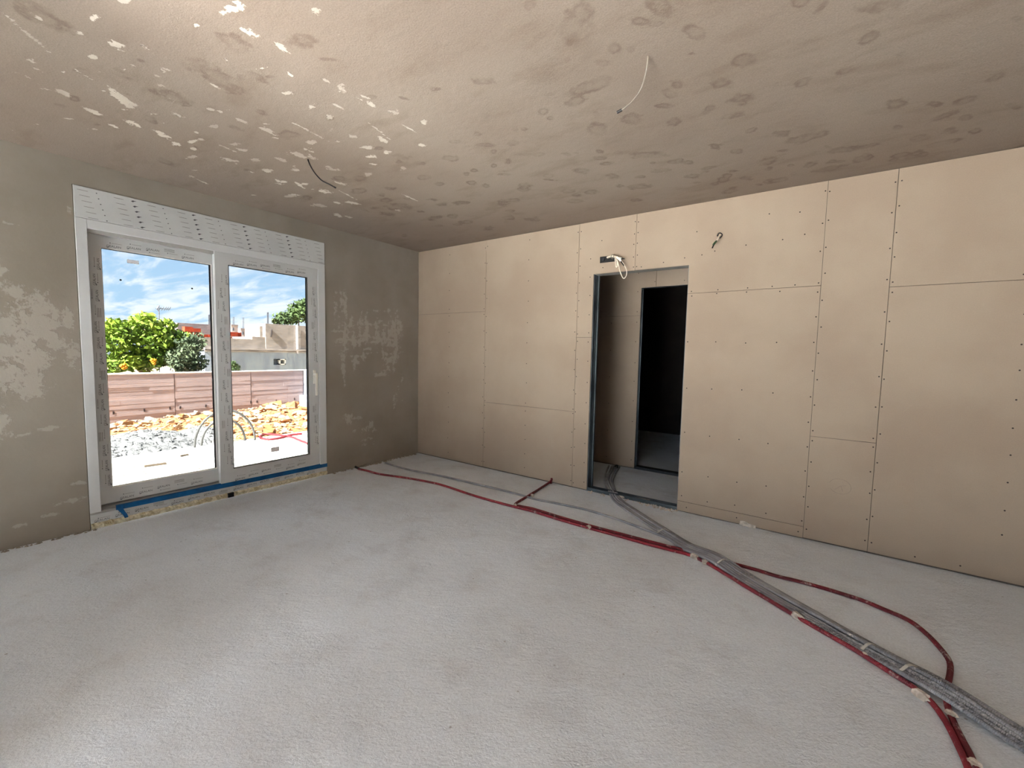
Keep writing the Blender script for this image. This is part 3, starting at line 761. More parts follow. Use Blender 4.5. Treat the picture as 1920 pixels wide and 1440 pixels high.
sL, xmL = sash(-3.172, -2.30, .160, 2.218, -3.092, -2.372, .278, 2.122, -0.105, -0.052, 'outer sliding leaf on the left')
sR, xmR = sash(-2.366, -1.412, .136, 2.236, -2.258, -1.520, .262, 2.134, -0.042, 0.002, 'inner sliding leaf on the right, with the handle')
for s_, x, parts in ((sL, -0.0515, [(-3.096, .30, False, 1.82, .070, 1), (-3.06, 2.130, True, .70, .075, 2), (-3.05, .172, True, .68, .085, 3)]),
                     (sR, 0.0025, [(-2.262, .30, False, 1.80, .098, 4), (-2.22, 2.142, True, .74, .080, 5), (-2.25, .146, True, .78, .090, 6), (-1.425, .36, False, .50, .07, 7), (-1.425, 1.25, False, .88, .07, 8)])):
    D, L = MB(), MB()
    for (y, z, h, ln, wd, sd) in parts:
        d, l = film_strip(x, y, z, h, ln, wd, sd)
        D.add(d.v, d.f); L.add(l.v, l.f)
    wpart(D, 'film_print', 'ink', s_); wpart(L, 'film_print_pale', 'inklight', s_)
D, L = film_strip(0.0046, WY0 + .02, .050, True, 1.86, .062, 9)
wpart(D, 'film_print', 'ink'); wpart(L, 'film_print_pale', 'inklight')
# print on the shutter box: columns of short lines, birds of ink and dots
D, L = MB(), MB(); y = WY0 + .02; i = 0
u, v = (0, 1, 0), (0, 0, 1)
while y < WY1 - .05:
    for r_ in range(6):
        z = 2.495 - r_ * .037; yy = y + r_ * .010
        if z < 2.305 or yy > WY1 - .06: continue
        o = (FX - .0004, yy, z)
        if i % 4 == 0: bar(L, o, u, v, 0, .055, 0, .0035); bar(D, o, u, v, .01, .05, .001, .0025)
        elif i % 4 == 1: bar(D, o, u, v, 0, .007, 0, .006)
        elif i % 4 == 2: bar(L, o, u, v, 0, .055, 0, .0035); bar(D, o, u, v, .01, .05, .001, .0025)
        else:
            D.add([np.array(o) + np.array((0, a, b)) for a, b in ((0, .004), (.012, -.002), (.022, .006), (.035, .011), (.02, .011), (.012, .012))], [tuple(range(6))])
    y += .098; i += 1
wpart(D, 'film_print', 'ink'); wpart(L, 'film_print_pale', 'inklight')
# welded seam ends visible on the stile, stickers and specks on the glass
lb = MB(); lb.box(xmL + .0125, xmL + .0132, -2.94, -2.868, 2.035, 2.063); wpart(lb, 'glass_label', 'sticker', sL)
lb = MB()
for px, py in ((226, 525), (360, 541)):
    c = at(px, py, 0, xmL + .013); lb.disc(c, (1, 0, 0), .007, .003, 8)
wpart(lb, 'suction_spot', 'black', sL)
lb = MB(); c = at(516, 842, 0, xmR + .013); lb.box(xmR + .0125, xmR + .0132, c[1] - .04, c[1] + .04, c[2] - .025, c[2] + .02); wpart(lb, 'glass_label', 'sticker', sR)
# handle
hz = at(594, 702, 0, 0.03)[2]; hz1 = at(597, 741, 0, 0.03)[2]; hy = -1.462
hd = MB(); hd.box(.002, .010, hy - .014, hy + .014, hz - .10, hz + .045); hd.box(.010, .040, hy - .010, hy + .010, hz - .012, hz + .012); hd.box(.036, .050, hy - .010, hy + .012, hz1, hz + .012)
wpart(hd, 'handle', 'white', sR, bevel=0.003, label='white lever handle')

# blue tape along the threshold
tp = MB(); ty0 = at(217, 950, 0, 0.0)[1]
tp.add([(.0066, ty0, .111), (.0066, WY1 + .004, .090), (.0066, WY1 + .004, .128), (.0066, ty0, .146)], [(0, 1, 2, 3)])
tape_top = [(.0066, ty0, .146), (.0066, WY1, .128), (-.012, WY1, .1465), (-.012, ty0, .1475)]
tp.add(tape_top, [(0, 1, 2, 3)])
hang = [(.0072, ty0, .146, .040), (.016, ty0 + .004, .118, .034), (.024, ty0 + .022, .090, .026), (.020, ty0 + .036, .066, .024), (.028, ty0 + .044, .040, .022)]
vs = []; fs = []
for i, (x, y, z, w_) in enumerate(hang): vs += [(x, y, z), (x + .006 * (i % 2), y + w_, z + .002)]
for i in range(len(hang) - 1): fs.append((2 * i, 2 * i + 1, 2 * i + 3, 2 * i + 2))
tp.add(vs, fs)
to = tp.build('masking_tape', 'blue'); so = to.modifiers.new('s', 'SOLIDIFY'); so.thickness = 0.001
tag(to, 'blue adhesive tape strip along the window threshold with a loose hanging end', 'tape')

# ------------------------------------------------------------------ conduits on the floor
def ribbed(path, r=0.0105, pitch=0.006, sides=9, depth=0.0013):
    P = resample(np.array(path), pitch / 2)
    rad = np.where(np.arange(len(P)) % 2 == 0, r, r - depth)
    return MB().tube(P, rad, sides)


def px_path(pts, z): return [at(x, y, 2, z) for x, y in pts]


def conduit(name, path, mat, label, r=0.0105, group='conduits on the floor', step=0.03):
    mb = ribbed(smooth_path(path, step), r)
    return tag(mb.build(name, mat), label, 'conduit', group)


rc = 0.0115
redA = [(672, 879), (690, 883), (713, 889), (768, 897), (811, 905), (834, 911), (885, 928), (912, 936), (960, 949), (1000, 959), (1052, 975), (1104, 990), (1156, 1004), (1221, 1022), (1260, 1032), (1294, 1041), (1333, 1060),
        (1365, 1079), (1404, 1103), (1443, 1126), (1485, 1151), (1537, 1181), (1602, 1218), (1654, 1251), (1717, 1291), (1748, 1318), (1768, 1345), (1778, 1361), (1794, 1393), (1814, 1437), (1834, 1500), (1852, 1570)]
pA = [np.array(p) for p in px_path(redA, rc)]
conduit('red_conduit', pA, 'red', 'red corrugated conduit running from the window wall to the bottom right corner', rc)
# second red conduit: leaves the partition, joins the first, dips under the grey bundle and loops round at the right
wallp = at(1033, 905, 1, -0.02)
redB = [(995, 927), (966, 945), (975, 949), (1000, 954), (1052, 970), (1104, 985), (1156, 999), (1221, 1016), (1260, 1026), (1300, 1035), (1340, 1046), (1372, 1056), (1417, 1068), (1456, 1080), (1498, 1090), (1555, 1106), (1615, 1125),
        (1654, 1141), (1704, 1163), (1738, 1189), (1761, 1213), (1777, 1234), (1782, 1249), (1780, 1270), (1774, 1295), (1777, 1325), (1790, 1358), (1807, 1392), (1826, 1429), (1845, 1480), (1866, 1560)]
pB = [np.array((wallp[0], wallp[1] + .01, .05)), np.array((wallp[0], wallp[1] - .02, .022))] + [np.array(p) for p in px_path(redB, rc)]
conduit('red_conduit', pB, 'redd', 'red corrugated conduit from the partition, looping round on the right side of the grey bundle', rc)
# thin grey conduit along the back
grey0 = [(722, 868), (765, 880), (835, 894), (909, 911), (969, 926), (1005, 936), (1060, 947), (1104, 957), (1156, 973), (1216, 995)]
# bundle centre line in metres
bc = [(1149, 874), (1143, 886), (1139, 902), (1146, 920), (1157, 938), (1175, 952), (1212, 977), (1248, 1000), (1290, 1027), (1340, 1052), (1385, 1077), (1420, 1097), (1517, 1152), (1577, 1187), (1641, 1224), (1700, 1260), (1770, 1303), (1850, 1350), (1920, 1391), (2010, 1445), (2100, 1500)]
cen = resample(smooth_path([at(x, y, 2, 0.012) for x, y in bc], .03), .04)
Tn = np.gradient(cen, axis=0); Tn /= np.linalg.norm(Tn, axis=1)[:, None]
Nn = np.stack([-Tn[:, 1], Tn[:, 0], 0 * Tn[:, 0]], 1)        # to the left of the run: the wall side
s_len = np.concatenate([[0], np.cumsum(np.linalg.norm(np.diff(cen, axis=0), axis=1))])
rg = 0.0108
NB = 5
cross = [s_len[int(np.argmin(np.linalg.norm(cen[:, :2] - at(x, y, 2, .012)[:2], axis=1)))] for x, y in ((1345, 1050), (1775, 1303))]   # the bundle rides over the red conduit here
for kk in range(NB):
    off = (kk - (NB - 1) / 2) * 0.0224 + 0.012
    ph = kk * 1.7
    spread = np.interp(s_len, [0, .6, 1.0, 1.6, 2.4, 4.2, 6], [1.4, 1.0, .8, .92, 1.0, 1.0, 1.1])
    wob = 0.0035 * np.sin(s_len * 3.1 + ph)
    P = cen + Nn * (off * spread + wob)[:, None]
    lift = 0.008 if kk == 2 else 0.0
    over = sum(0.0235 * np.exp(-((s_len - sc_) / 0.17) ** 2) for sc_ in cross)
    P[:, 2] = over + rg + 0.001 + lift * np.interp(s_len, [0, .8, 1.6, 9], [.2, .8, 1, 1]) + .0015 * np.sin(s_len * 5 + ph)
    nm = ('nearest the wall', 'second from the wall', 'in the middle', 'second from the red conduit', 'next to the red conduit')[NB - 1 - kk]
    tag(ribbed(P, rg).build('grey_conduit', 'grey' if kk % 2 else 'greyd'), 'grey corrugated conduit from the doorway, the one %s in the bundle' % nm, 'conduit', 'grey conduit bundle')
# the thin one joins the bundle on its near side
i0 = int(np.argmin(np.linalg.norm(cen[:, :2] - at(1290, 1027, 2, .012)[:2], axis=1)))
tail = cen[i0:] - Nn[i0:] * 0.056; tail[:, 2] = rg + .001 + sum(0.0235 * np.exp(-((s_len[i0:] - sc_) / 0.17) ** 2) for sc_ in cross)
tail = tail[::3]
tag(ribbed(smooth_path([np.array(p) for p in px_path(grey0, rg)] + [at(1252, 1010, 2, rg)] + list(tail), .03), rg * .95).build('grey_conduit', 'greyd'),
    'single grey conduit along the back wall that joins the near side of the bundle', 'conduit', 'conduits on the floor')


def tie(px, py, halfw, label):
    c = at(px, py, 2, 0.0); i = int(np.argmin(np.linalg.norm(cen[:, :2] - c[:2], axis=1)))
    c = cen[i]; n_ = Nn[i]; t_ = Tn[i]; up = sum(0.0235 * math.exp(-((s_len[i] - sc_) / 0.17) ** 2) for sc_ in cross)
    pr = [(-halfw, .0), (-halfw, .016), (-halfw * .6, .026), (-.012, .036), (.012, .036), (halfw * .6, .026), (halfw, .016), (halfw, .0)]
    mb = MB(); vs = []
    for a, z in [(a_, z_ + up) for a_, z_ in pr]: vs += [np.array((c[0], c[1], 0)) + n_ * a + np.array((0, 0, z)) + t_ * .006, np.array((c[0], c[1], 0)) + n_ * a + np.array((0, 0, z)) - t_ * .006]
    fs = [(2 * i, 2 * i + 1, 2 * i + 3, 2 * i + 2) for i in range(len(pr) - 1)]
    mb.add(vs, fs); o = mb.build('cable_tie', 'tie'); m_ = o.modifiers.new('s', 'SOLIDIFY'); m_.thickness = .003; m_.offset = 1
    return tag(o, label, 'tie', 'ties round the conduit bundle')


tie(1240, 1000, .056, 'pale tie round the grey bundle nearest the doorway')
tie(1360, 1060, .066, 'pale tie round the grey bundle where the red conduit passes under')
tie(1641, 1224, .060, 'pale tie round the grey bundle beside the red loop')
tie(1716, 1271, .060, 'pale tie round the grey bundle just before the red conduits cross')


def lump(px, py, sz, seed, label, z=.012, name='mortar_lump', mat='mortar', flat=.6):
    q = random.Random(seed); bm = bmesh.new(); bmesh.ops.create_icosphere(bm, subdivisions=2, radius=1)
    for v_ in bm.verts:
        f = q.uniform(.7, 1.25); v_.co = Vector((v_.co.x * sz[0] * f, v_.co.y * sz[1] * f, v_.co.z * sz[2] * f))
    me = bpy.data.meshes.new(name); bm.to_mesh(me); bm.free(); me.materials.append(M[mat])
    o = bpy.data.objects.new(name, me); COL.objects.link(o); c = at(px, py, 2, z); o.location = c
    o.rotation_euler = (0, 0, -.6)
    return tag(o, label, 'mortar', 'mortar on the conduits')


lump(966, 948, (.022, .016, .016), 1, 'mortar lump at the elbow of the red conduit below the partition')
lump(998, 929, (.020, .016, .015), 2, 'mortar lump where the short red conduit crosses the thin grey one')
lump(1104, 989, (.026, .02, .018), 3, 'mortar lump on the red conduits in front of the doorway')
lump(1302, 1044, (.030, .024, .022), 4, 'mortar lump where the red conduits meet the grey bundle')
lump(1322, 1054, (.026, .02, .018), 14, 'smaller mortar lump just right of where red meets grey')
lump(1496, 1156, (.036, .022, .02), 5, 'mortar lump on the red conduit halfway along the grey bundle')
lump(1621, 1228, (.018, .014, .012), 6, 'small mortar lump on the red conduit left of the loop')
lump(1726, 1302, (.034, .022, .02), 7, 'mortar lump at the bend where the red conduits turn to the bottom edge', .018)
lump(1782, 1338, (.02, .014, .012), 8, 'mortar lump on the second red conduit just past the bundle', .02)
lump(1826, 1430, (.02, .016, .012), 9, 'mortar lump on the red conduits at the bottom edge', .02)

# crumbs along the foot of the window wall and in the doorway
def crumbs(name, pts, label, cat, mat='mortar'):
    mb = MB()
    for (x, y, s_) in pts:
        a = rr.uniform(0, 6.3); u_ = np.array((math.cos(a), math.sin(a), 0)) * s_; v_ = np.array((-math.sin(a), math.cos(a), 0)) * s_ * rr.uniform(.5, .9)
        h = s_ * rr.uniform(.5, 1.1)
        c = np.array((x, y, 0))
        mb.add([c - u_ - v_, c + u_ - v_ * .8, c + u_ * .7 + v_, c - u_ * .8 + v_, c + np.array((0, 0, h)) + u_ * .2, c + np.array((0, 0, h * .8)) - u_ * .3], [(0, 1, 4, 5), (1, 2, 4), (2, 3, 5, 4), (3, 0, 5)])
    o = mb.build(name, mat); return tag(o, label, cat, kind='stuff')


crumbs('plaster_crumbs', [(rr.uniform(.004, .04) ** 1.0, rr.uniform(-1.3, -.05), rr.uniform(.004, .014)) for _ in range(130)] + [(rr.uniform(.005, .05), rr.uniform(-.95, -.62), rr.uniform(.01, .022)) for _ in range(26)]
       + [(rr.uniform(.0, .035), rr.uniform(-4.2, -3.2), rr.uniform(.005, .014)) for _ in range(70)], 'plaster crumbs along the foot of the window wall', 'crumbs', 'plaster')
crumbs('doorway_dust', [(rr.uniform(2.56, 3.4), rr.uniform(-.05, .13), rr.uniform(.004, .014)) for _ in range(90)] + [(rr.uniform(3.1, 3.42), rr.uniform(-.06, .02), rr.uniform(.006, .018)) for _ in range(40)],
       'mortar crumbs scattered across the doorway threshold', 'crumbs')
sl = MB(); a = at(1161, 929, 2, .02); b = at(1218, 938, 2, .02)
sl.obox(((a + b) / 2)[:2].tolist() + [.012], (b - a) / 2, (0, .014, 0), (0, 0, .011))
tag(sl.build('plaster_strip', 'mortar', bevel=.003), 'white plaster strip lying in the doorway beside the grey conduits', 'strip')
ce = MB(); c0 = at(664, 874, 2, .01); c1 = at(673, 879, 2, .012)
ce.tube([c0 + np.array((-.05, 0, .012)), c0, c1], .013, 8); tag(ce.build('conduit_sleeve', 'black'), 'black sleeve on the red conduit at the window wall', 'sleeve')
ce = MB(); c0 = at(1033, 905, 1, -.012); ce.tube([c0 + np.array((0, .01, 0)), c0 + np.array((0, -.018, .004))], .017, 10); tag(ce.build('conduit_collar', 'redd'), 'dark red collar where the short conduit leaves the partition', 'sleeve')
ce = MB(); c0 = at(1157, 877, 2, .01); ce.tube(smooth_path([c0 + np.array((-.03, .01, .012)), c0 + np.array((0, 0, .03)), c0 + np.array((.02, -.03, .004))], .01), .010, 8); tag(ce.build('conduit_end', 'black'), 'black capped conduit end on the hallway floor', 'conduit')

# ------------------------------------------------------------------ wires on ceiling and wall
def ray_at_z(px, py, z): return at(px, py, 2, z)
def wire(name, pts, r, mat, parent=None): return MB().tube(smooth_path(pts, .008), r, 7).build(name, mat, parent, smooth=True)


def hung(pts, zs): return [at(x, y, 2, z) for (x, y), z in zip(pts, zs)]


def local(root, o):
    o.parent = root; o.matrix_parent_inverse = Matrix.Translation(-Vector(root.location)); return o


w1 = hung([(1215, 103), (1214, 118), (1209, 145), (1200, 170), (1185, 190), (1170, 203), (1163, 208)], [2.705, 2.672, 2.63, 2.59, 2.565, 2.55, 2.545])
e1 = empty('ceiling_wire', w1[0]); tag(e1, 'grey lamp wire with a black taped end hanging from the right half of the ceiling', 'wire', 'lamp wires hanging from the ceiling')
local(e1, wire('wire', w1, .0034, 'cable'))
q = hung([(1166, 206), (1157, 211)], [2.5475, 2.542]); local(e1, MB().tube(q, .0068, 8).build('end_cap', 'black'))
w2 = hung([(577, 298), (581, 309), (590, 324), (603, 338), (618, 346), (629, 352)], [2.705, 2.655, 2.59, 2.535, 2.51, 2.495])
e2 = empty('ceiling_wire', w2[0]); tag(e2, 'dark lamp wire curling down from the ceiling in front of the window', 'wire', 'lamp wires hanging from the ceiling')
local(e2, wire('wire', w2, .0042, 'black'))
q = hung([(626, 350.5), (630, 352.5)], [2.498, 2.494]); local(e2, MB().tube(q, .0055, 8).build('end_cap', 'black'))

# junction slot with cables above the door
c = at(1140, 487, 1, 0.0)
jb = empty('junction_box', (c[0], 0, c[2])); tag(jb, 'black wall box with white cables and connectors spilling out above the doorway', 'junction box')
x0, x1 = at(1126, 487, 1, 0)[0], at(1153, 487, 1, 0)[0]; z0, z1 = at(1140, 491, 1, 0)[2] - .004, at(1140, 481, 1, 0)[2] + .004
m_ = MB(); m_.box(x0, x1, -.0022, -.0008, z0, z1); m_.box(x0 - .003, x1, -.006, -.001, z1 - .004, z1); m_.box(x0 - .003, x0, -.006, -.001, z0, z1)
local(jb, m_.build('box', 'black'))
m_ = MB(); cc = at(1131, 486, 1, -.01); m_.tube([cc + np.array((0, .008, 0)), cc + np.array((0, -.006, 0))], .016, 12); local(jb, m_.build('cable_gland', 'gasket'))
def wl(pts, ys): return [at(x, y, 1, yy) for (x, y), yy in zip(pts, ys)]
m_ = MB(); m_.tube(wl([(1139, 483), (1148, 480), (1156, 482), (1163, 487)], [-.004, -.03, -.05, -.06]), .012, 8); local(jb, m_.build('cable_sheath', 'wcable', smooth=True))
local(jb, wire('cable_loop', wl([(1153, 484), (1157, 488), (1160, 498), (1163, 510), (1167, 520), (1170, 522), (1174, 517), (1175, 508), (1172, 500), (1167, 492), (1160, 484), (1154, 482)], [-.05, -.06, -.07, -.075, -.08, -.08, -.08, -.075, -.07, -.065, -.055, -.05]), .0044, 'wcable'))
local(jb, wire('cable_loop', wl([(1153, 484), (1154, 492), (1155, 500), (1157, 500), (1157, 490), (1155, 484)], [-.05, -.06, -.065, -.065, -.06, -.05]), .0048, 'wcable'))
m_ = MB(); m_.tube(wl([(1157, 482), (1161, 485), (1164, 489)], [-.055, -.065, -.07]), .010, 8); m_.tube(wl([(1161, 483), (1165, 485)], [-.055, -.06]), .008, 8); local(jb, m_.build('connector', 'white', smooth=True))
m_ = MB(); m_.tube(wl([(1164, 490), (1170, 498)], [-.07, -.072]), .0055, 6); m_.tube(wl([(1165, 485), (1171, 485.5)], [-.058, -.058]), .005, 6); local(jb, m_.build('wire_end', 'black'))
m_ = MB(); m_.tube(smooth_path(wl([(1146, 484), (1147, 478), (1151, 479), (1149, 485), (1146, 484)], [-.03, -.045, -.05, -.05, -.03]), .006), .0028, 6); local(jb, m_.build('cable_band', 'cable', smooth=True))
# wall lamp outlet
c = at(1349, 440, 1, 0.0)
jl = empty('wall_outlet', (c[0], 0, c[2])); tag(jl, 'cable end with green tape sticking out of the drywall right of the doorway', 'wire')
local(jl, wire('grommet', wl([(1345, 443), (1347, 438), (1351, 437), (1354, 440), (1352, 444), (1349, 447)], [-.004, -.008, -.010, -.012, -.02, -.03]), .0048, 'black'))
local(jl, wire('cable_sheath', wl([(1350, 441), (1347, 447), (1343, 453)], [.008, -.03, -.055]), .0075, 'wcable'))
local(jl, wire('tape_wrap', wl([(1343.5, 452), (1340.5, 455), (1337.5, 459)], [-.052, -.065, -.08]), .0085, 'green'))
local(jl, wire('wire_end', wl([(1338, 459), (1335.5, 465)], [-.08, -.092]), .005, 'black'))

# ------------------------------------------------------------------ yard
gd = MB(); gd.box(-3.12, -0.30, -14, 14, -0.35, -0.10); structure(gd.build('yard_slab', 'slab'), 'bright dusty concrete slab outside the window door', 'ground')
gd = MB(); gd.box(-0.3, 14, -22, YF - .3, -.35, -.02); structure(gd.build('terrace', 'slab'), 'terrace paving behind the viewer', 'ground')
gd = MB(); gd.add([(-3.1, -30, -.27), (-3.1, 30, -.27), (-8.4, 30, -.46), (-8.4, -30, -.46)], [(0, 1, 2, 3)]); structure(gd.build('yard_ground', 'soil'), 'stony earth between the slab and the garden wall', 'ground')
gd = MB(); gd.add([(-8.4, -60, -1.2), (-8.4, 60, -1.2), (-160, 120, -3.0), (-160, -120, -3.0)], [(0, 1, 2, 3)]); structure(gd.build('field_ground', 'soil'), 'ground beyond the garden wall', 'ground')

GWX = -8.0
gw = MB(); gw.box(GWX - .25, GWX - .012, -12, 2.95, -1.3, .745)
garden = structure(gw.build('wall_garden', 'gconcd'), 'low board-marked pinkish concrete garden wall beyond the rubble', 'wall')
joints = [-12, -5.2, -2.6, at(328, 740, 0, GWX)[1], at(471, 740, 0, GWX)[1], 2.74]
for a, b in zip(joints[:-1], joints[1:]):
    sg = MB(); z = -.6
    while z < .735:
        h = rr.uniform(.07, .105); z2 = min(z + h, .738); y = a + .008
        while y < b - .01:
            y2 = min(y + rr.uniform(.7, 1.9), b - .008)
            if b - .008 - y2 < .25: y2 = b - .008
            sg.box(GWX - .013, GWX + rr.uniform(-.004, .007), y, y2 - .003, z, z2 - .004); y = y2
        z = z2
    o = sg.build('formwork_face', 'gconc', garden); o['kind'] = 'stuff'
cp = MB(); cp.box(GWX - .27, GWX + .012, -12, 2.96, .738, .762); cp.build('coping', 'coping', garden)
hl = MB()
for px, py in ((213, 774), (271, 769), (319, 765), (338, 764), (386, 761), (470, 754), (482, 753), (518, 751), (552, 748)):
    c = at(px, py, 0, GWX); hl.box(GWX - .005, GWX + .0085, c[1] - .016, c[1] + .012, c[2] - .035, c[2] + .03)
hl.build('tie_hole', 'hole', garden)['kind'] = 'stuff'
rw = MB(); rw.box(-8.2, -1.2, 2.76, 2.96, -1.3, .745); rw.box(-8.0, -7.1, 2.62, 2.78, -.5, .02)
structure(rw.build('wall_return', 'gret'), 'pale blue-grey return wall at the right end of the garden wall', 'wall')


def heap(name, cx, cy, rx, ry, h, z0, mat, label, cat, seed, n=46):
    q = np.random.RandomState(seed); mb = MB(); vs = []; fs = []
    for i in range(n + 1):
        for jx in range(n + 1):
            u_ = i / n * 2 - 1; v_ = jx / n * 2 - 1; d = math.hypot(u_, v_)
            z = h * max(0, 1 - d) ** .8 + .02 * q.uniform(-1, 1) * (d < 1)
            vs.append((cx + rx * u_, cy + ry * v_, z0 + z - (.05 if d >= 1 else 0)))
    for i in range(n):
        for jx in range(n): a = i * (n + 1) + jx; fs.append((a, a + n + 1, a + n + 2, a + 1))
    mb.add(vs, fs); o = mb.build(name, mat); return tag(o, label, cat, kind='stuff')


heap('gravel_heap', -4.75, -1.75, 1.35, 1.05, .30, -.33, 'gravel', 'grey gravel heap in front of the garden wall at left', 'gravel', 3)
heap('gravel_heap', -4.65, -.98, .95, .62, .29, -.33, 'gravel', 'smaller grey gravel heap left of the conduit coil', 'gravel', 4)


def rub_z(x, y):
    base = -.27 + (x + 3.1) * (.19 / 5.3)
    edge = np.clip((-3.3 - x) / .5, 0, 1)
    crest = .13 + .16 * math.exp(-((y - 1.75) / .8) ** 2) * math.exp(-((x + 7.3) / 1.0) ** 2) + .10 * math.exp(-((y + .2) / .7) ** 2) * math.exp(-((x + 7.5) / .6) ** 2)
    left = np.clip((y + 1.05 + (-3.3 - x) * -.05) / .5, 0, 1) if x > -5.6 else 1.0
    return base + crest * edge * left + .03 * math.sin(x * 5 + y * 3) * math.sin(y * 6.1 - x * 2)


nx, ny = 70, 100
vs = [(-3.2 - 4.75 * i / nx, -4.5 + 7.1 * jx / ny, rub_z(-3.2 - 4.75 * i / nx, -4.5 + 7.1 * jx / ny) - .03) for i in range(nx + 1) for jx in range(ny + 1)]
fs = [(i * (ny + 1) + jx, (i + 1) * (ny + 1) + jx, (i + 1) * (ny + 1) + jx + 1, i * (ny + 1) + jx + 1) for i in range(nx) for jx in range(ny)]
tag(MB().add(vs, fs).build('rubble_bed', 'rock1'), 'tan stony rubble spread in front of the garden wall', 'rubble', kind='stuff')
rock_me = []
for v_ in range(9):
    bm = bmesh.new()
    for _ in range(13):
        p = Vector((R.gauss(0, 1), R.gauss(0, 1), R.gauss(0, 1))).normalized(); bm.verts.new((p.x * R.uniform(.7, 1.1), p.y * R.uniform(.55, .85), p.z * R.uniform(.35, .55)))
    r_ = bmesh.ops.convex_hull(bm, input=bm.verts)
    bmesh.ops.delete(bm, geom=[x for x in r_['geom_interior'] if isinstance(x, bmesh.types.BMVert)], context='VERTS')
    me = bpy.data.meshes.new('rubble_stone'); bm.to_mesh(me); bm.free(); rock_me.append(me)
variants = []
for me in rock_me:
    for mi in range(5):
        m2 = me.copy(); m2.materials.append(M['rock%d' % mi]); variants.append(m2)
cnt = 0
while cnt < 285:
    x = R.uniform(-7.85, -3.35); fy = (-3.35 - x) / 4.5
    y = R.uniform(-2.3 + .7 * fy, .6 + 1.85 * fy)
    if x > -5.7 and y < -.95 + (-3.4 - x) * -.1: continue
    if x > -6.1 and y < -1.2: continue
    s_ = R.uniform(.05, .10) if R.random() < .72 else R.uniform(.10, .17)
    if x < -6.8 and R.random() < .4: s_ *= 1.4
    vi = R.randrange(len(variants)); o = bpy.data.objects.new('rubble_stone', variants[vi]); COL.objects.link(o)
    o.location = (x, y, rub_z(x, y) + s_ * .12); o.scale = (s_, s_, s_ * R.uniform(.8, 1.2)); o.rotation_euler = (R.uniform(-.4, .4), R.uniform(-.4, .4), R.uniform(0, 6.3))
    place = 'at the foot of the garden wall' if x < -6.9 else ('in the middle of the rubble' if x < -5.0 else 'at the slab edge of the rubble')
    side = 'left part' if y < -.3 else ('centre' if y < .9 else 'right part')
    tag(o, '%s %s stone %s, %s' % ('large' if s_ > .1 else 'small', ('tan', 'orange', 'cream', 'brown', 'grey-beige')[vi % 5], place, side), 'stone', 'stones of the rubble heap'); cnt += 1
# small chips, too many to count
mb = MB(); tmpl = [(np.array([v_.co[:] for v_ in me.vertices]), [tuple(p.vertices) for p in me.polygons]) for me in rock_me]
for _ in range(1500):
    x = R.uniform(-7.9, -3.25); fy = (-3.35 - x) / 4.5; y = R.uniform(-2.4 + .7 * fy, .6 + 1.9 * fy)
    if x > -5.7 and y < -.95: continue
    s_ = R.uniform(.018, .05); V_, F_ = tmpl[R.randrange(9)]; a = R.uniform(0, 6.3)
    Rm = np.array(((math.cos(a), -math.sin(a), 0), (math.sin(a), math.cos(a), 0), (0, 0, 1)))
    mb.add(V_ @ Rm.T * s_ + np.array((x, y, rub_z(x, y) + .005)), F_)
tag(mb.build('stone_chips', 'rock0'), 'small stone chips strewn over the rubble', 'chips', kind='stuff')
mb = MB()
for _ in range(700):
    x = R.uniform(-6.0, -3.3); y = R.uniform(-2.7, -.7); s_ = R.uniform(.015, .05); V_, F_ = tmpl[R.randrange(9)]
    d1 = math.hypot((x + 4.75) / 1.35, (y + 1.75) / 1.05); d2 = math.hypot((x + 4.65) / .95, (y + .98) / .62)
    z = -.33 + max(.30 * max(0, 1 - d1) ** .8, .29 * max(0, 1 - d2) ** .8, .03)
    mb.add(V_ * s_ + np.array((x, y, z)), F_)
tag(mb.build('gravel_bits', 'gravel'), 'loose grey gravel bits around the heaps', 'gravel', kind='stuff')
mb = MB()
for _ in range(1100):
    x = R.uniform(-3.1, -.6); y = R.uniform(-3.2, .6); s_ = R.uniform(.006, .018); V_, F_ = tmpl[R.randrange(9)]
    mb.add(V_ * s_ + np.array((x, y, -.1)), F_)
tag(mb.build('slab_grit', 'wood'), 'grit scattered on the bright slab outside', 'grit', kind='stuff')

# upright coil of grey conduit
cc0 = at(424, 832, 2, -.1)
ca = empty('conduit_coil', (cc0[0], cc0[1], -.1)); tag(ca, 'upright loops of grey conduit standing at the slab edge outside', 'coil')
dirv = np.array((.12, .99, 0))
for rad, hh, dx in ((.40, .52, 0.0), (.29, .37, -.08)):
    pts = [np.array((cc0[0] + dx, cc0[1], -.1)) + dirv * (-math.cos(t) * rad) + np.array((0, 0, math.sin(t) * hh)) for t in np.linspace(-.04, math.pi + .04, 30)]
    local(ca, MB().tube(pts, .016, 8).build('loop', 'coil', smooth=True))
# pink hose
hp = [(577, 831), (563, 826), (545, 819), (525, 816), (500, 814), (489, 817), (489, 821), (505, 823.5), (525, 821), (545, 815.5), (566, 813)]
tag(MB().tube(smooth_path([at(x, y, 2, -.082) for x, y in hp], .03), .017, 8).build('hose', 'pink', smooth=True), 'pinkish red hose looped on the slab outside the right pane', 'hose')
a, b = at(270, 874, 2, -.085), at(312, 868.5, 2, -.085)
mb = MB(); mb.obox((a + b) / 2, (b - a) / 2, (.012, 0, 0), (0, 0, .012)); tag(mb.build('wooden_stick', 'wood', bevel=.003), 'short weathered wooden stick on the bright slab outside the left pane', 'stick')
a, b = at(338, 855, 2, -.09), at(353, 852, 2, -.09)
mb = MB(); mb.obox((a + b) / 2, (b - a) / 2, (.02, 0, 0), (0, 0, .01)); tag(mb.build('wooden_offcut', 'wood', bevel=.002), 'small dark wood offcut on the slab below the gravel heap', 'stick')


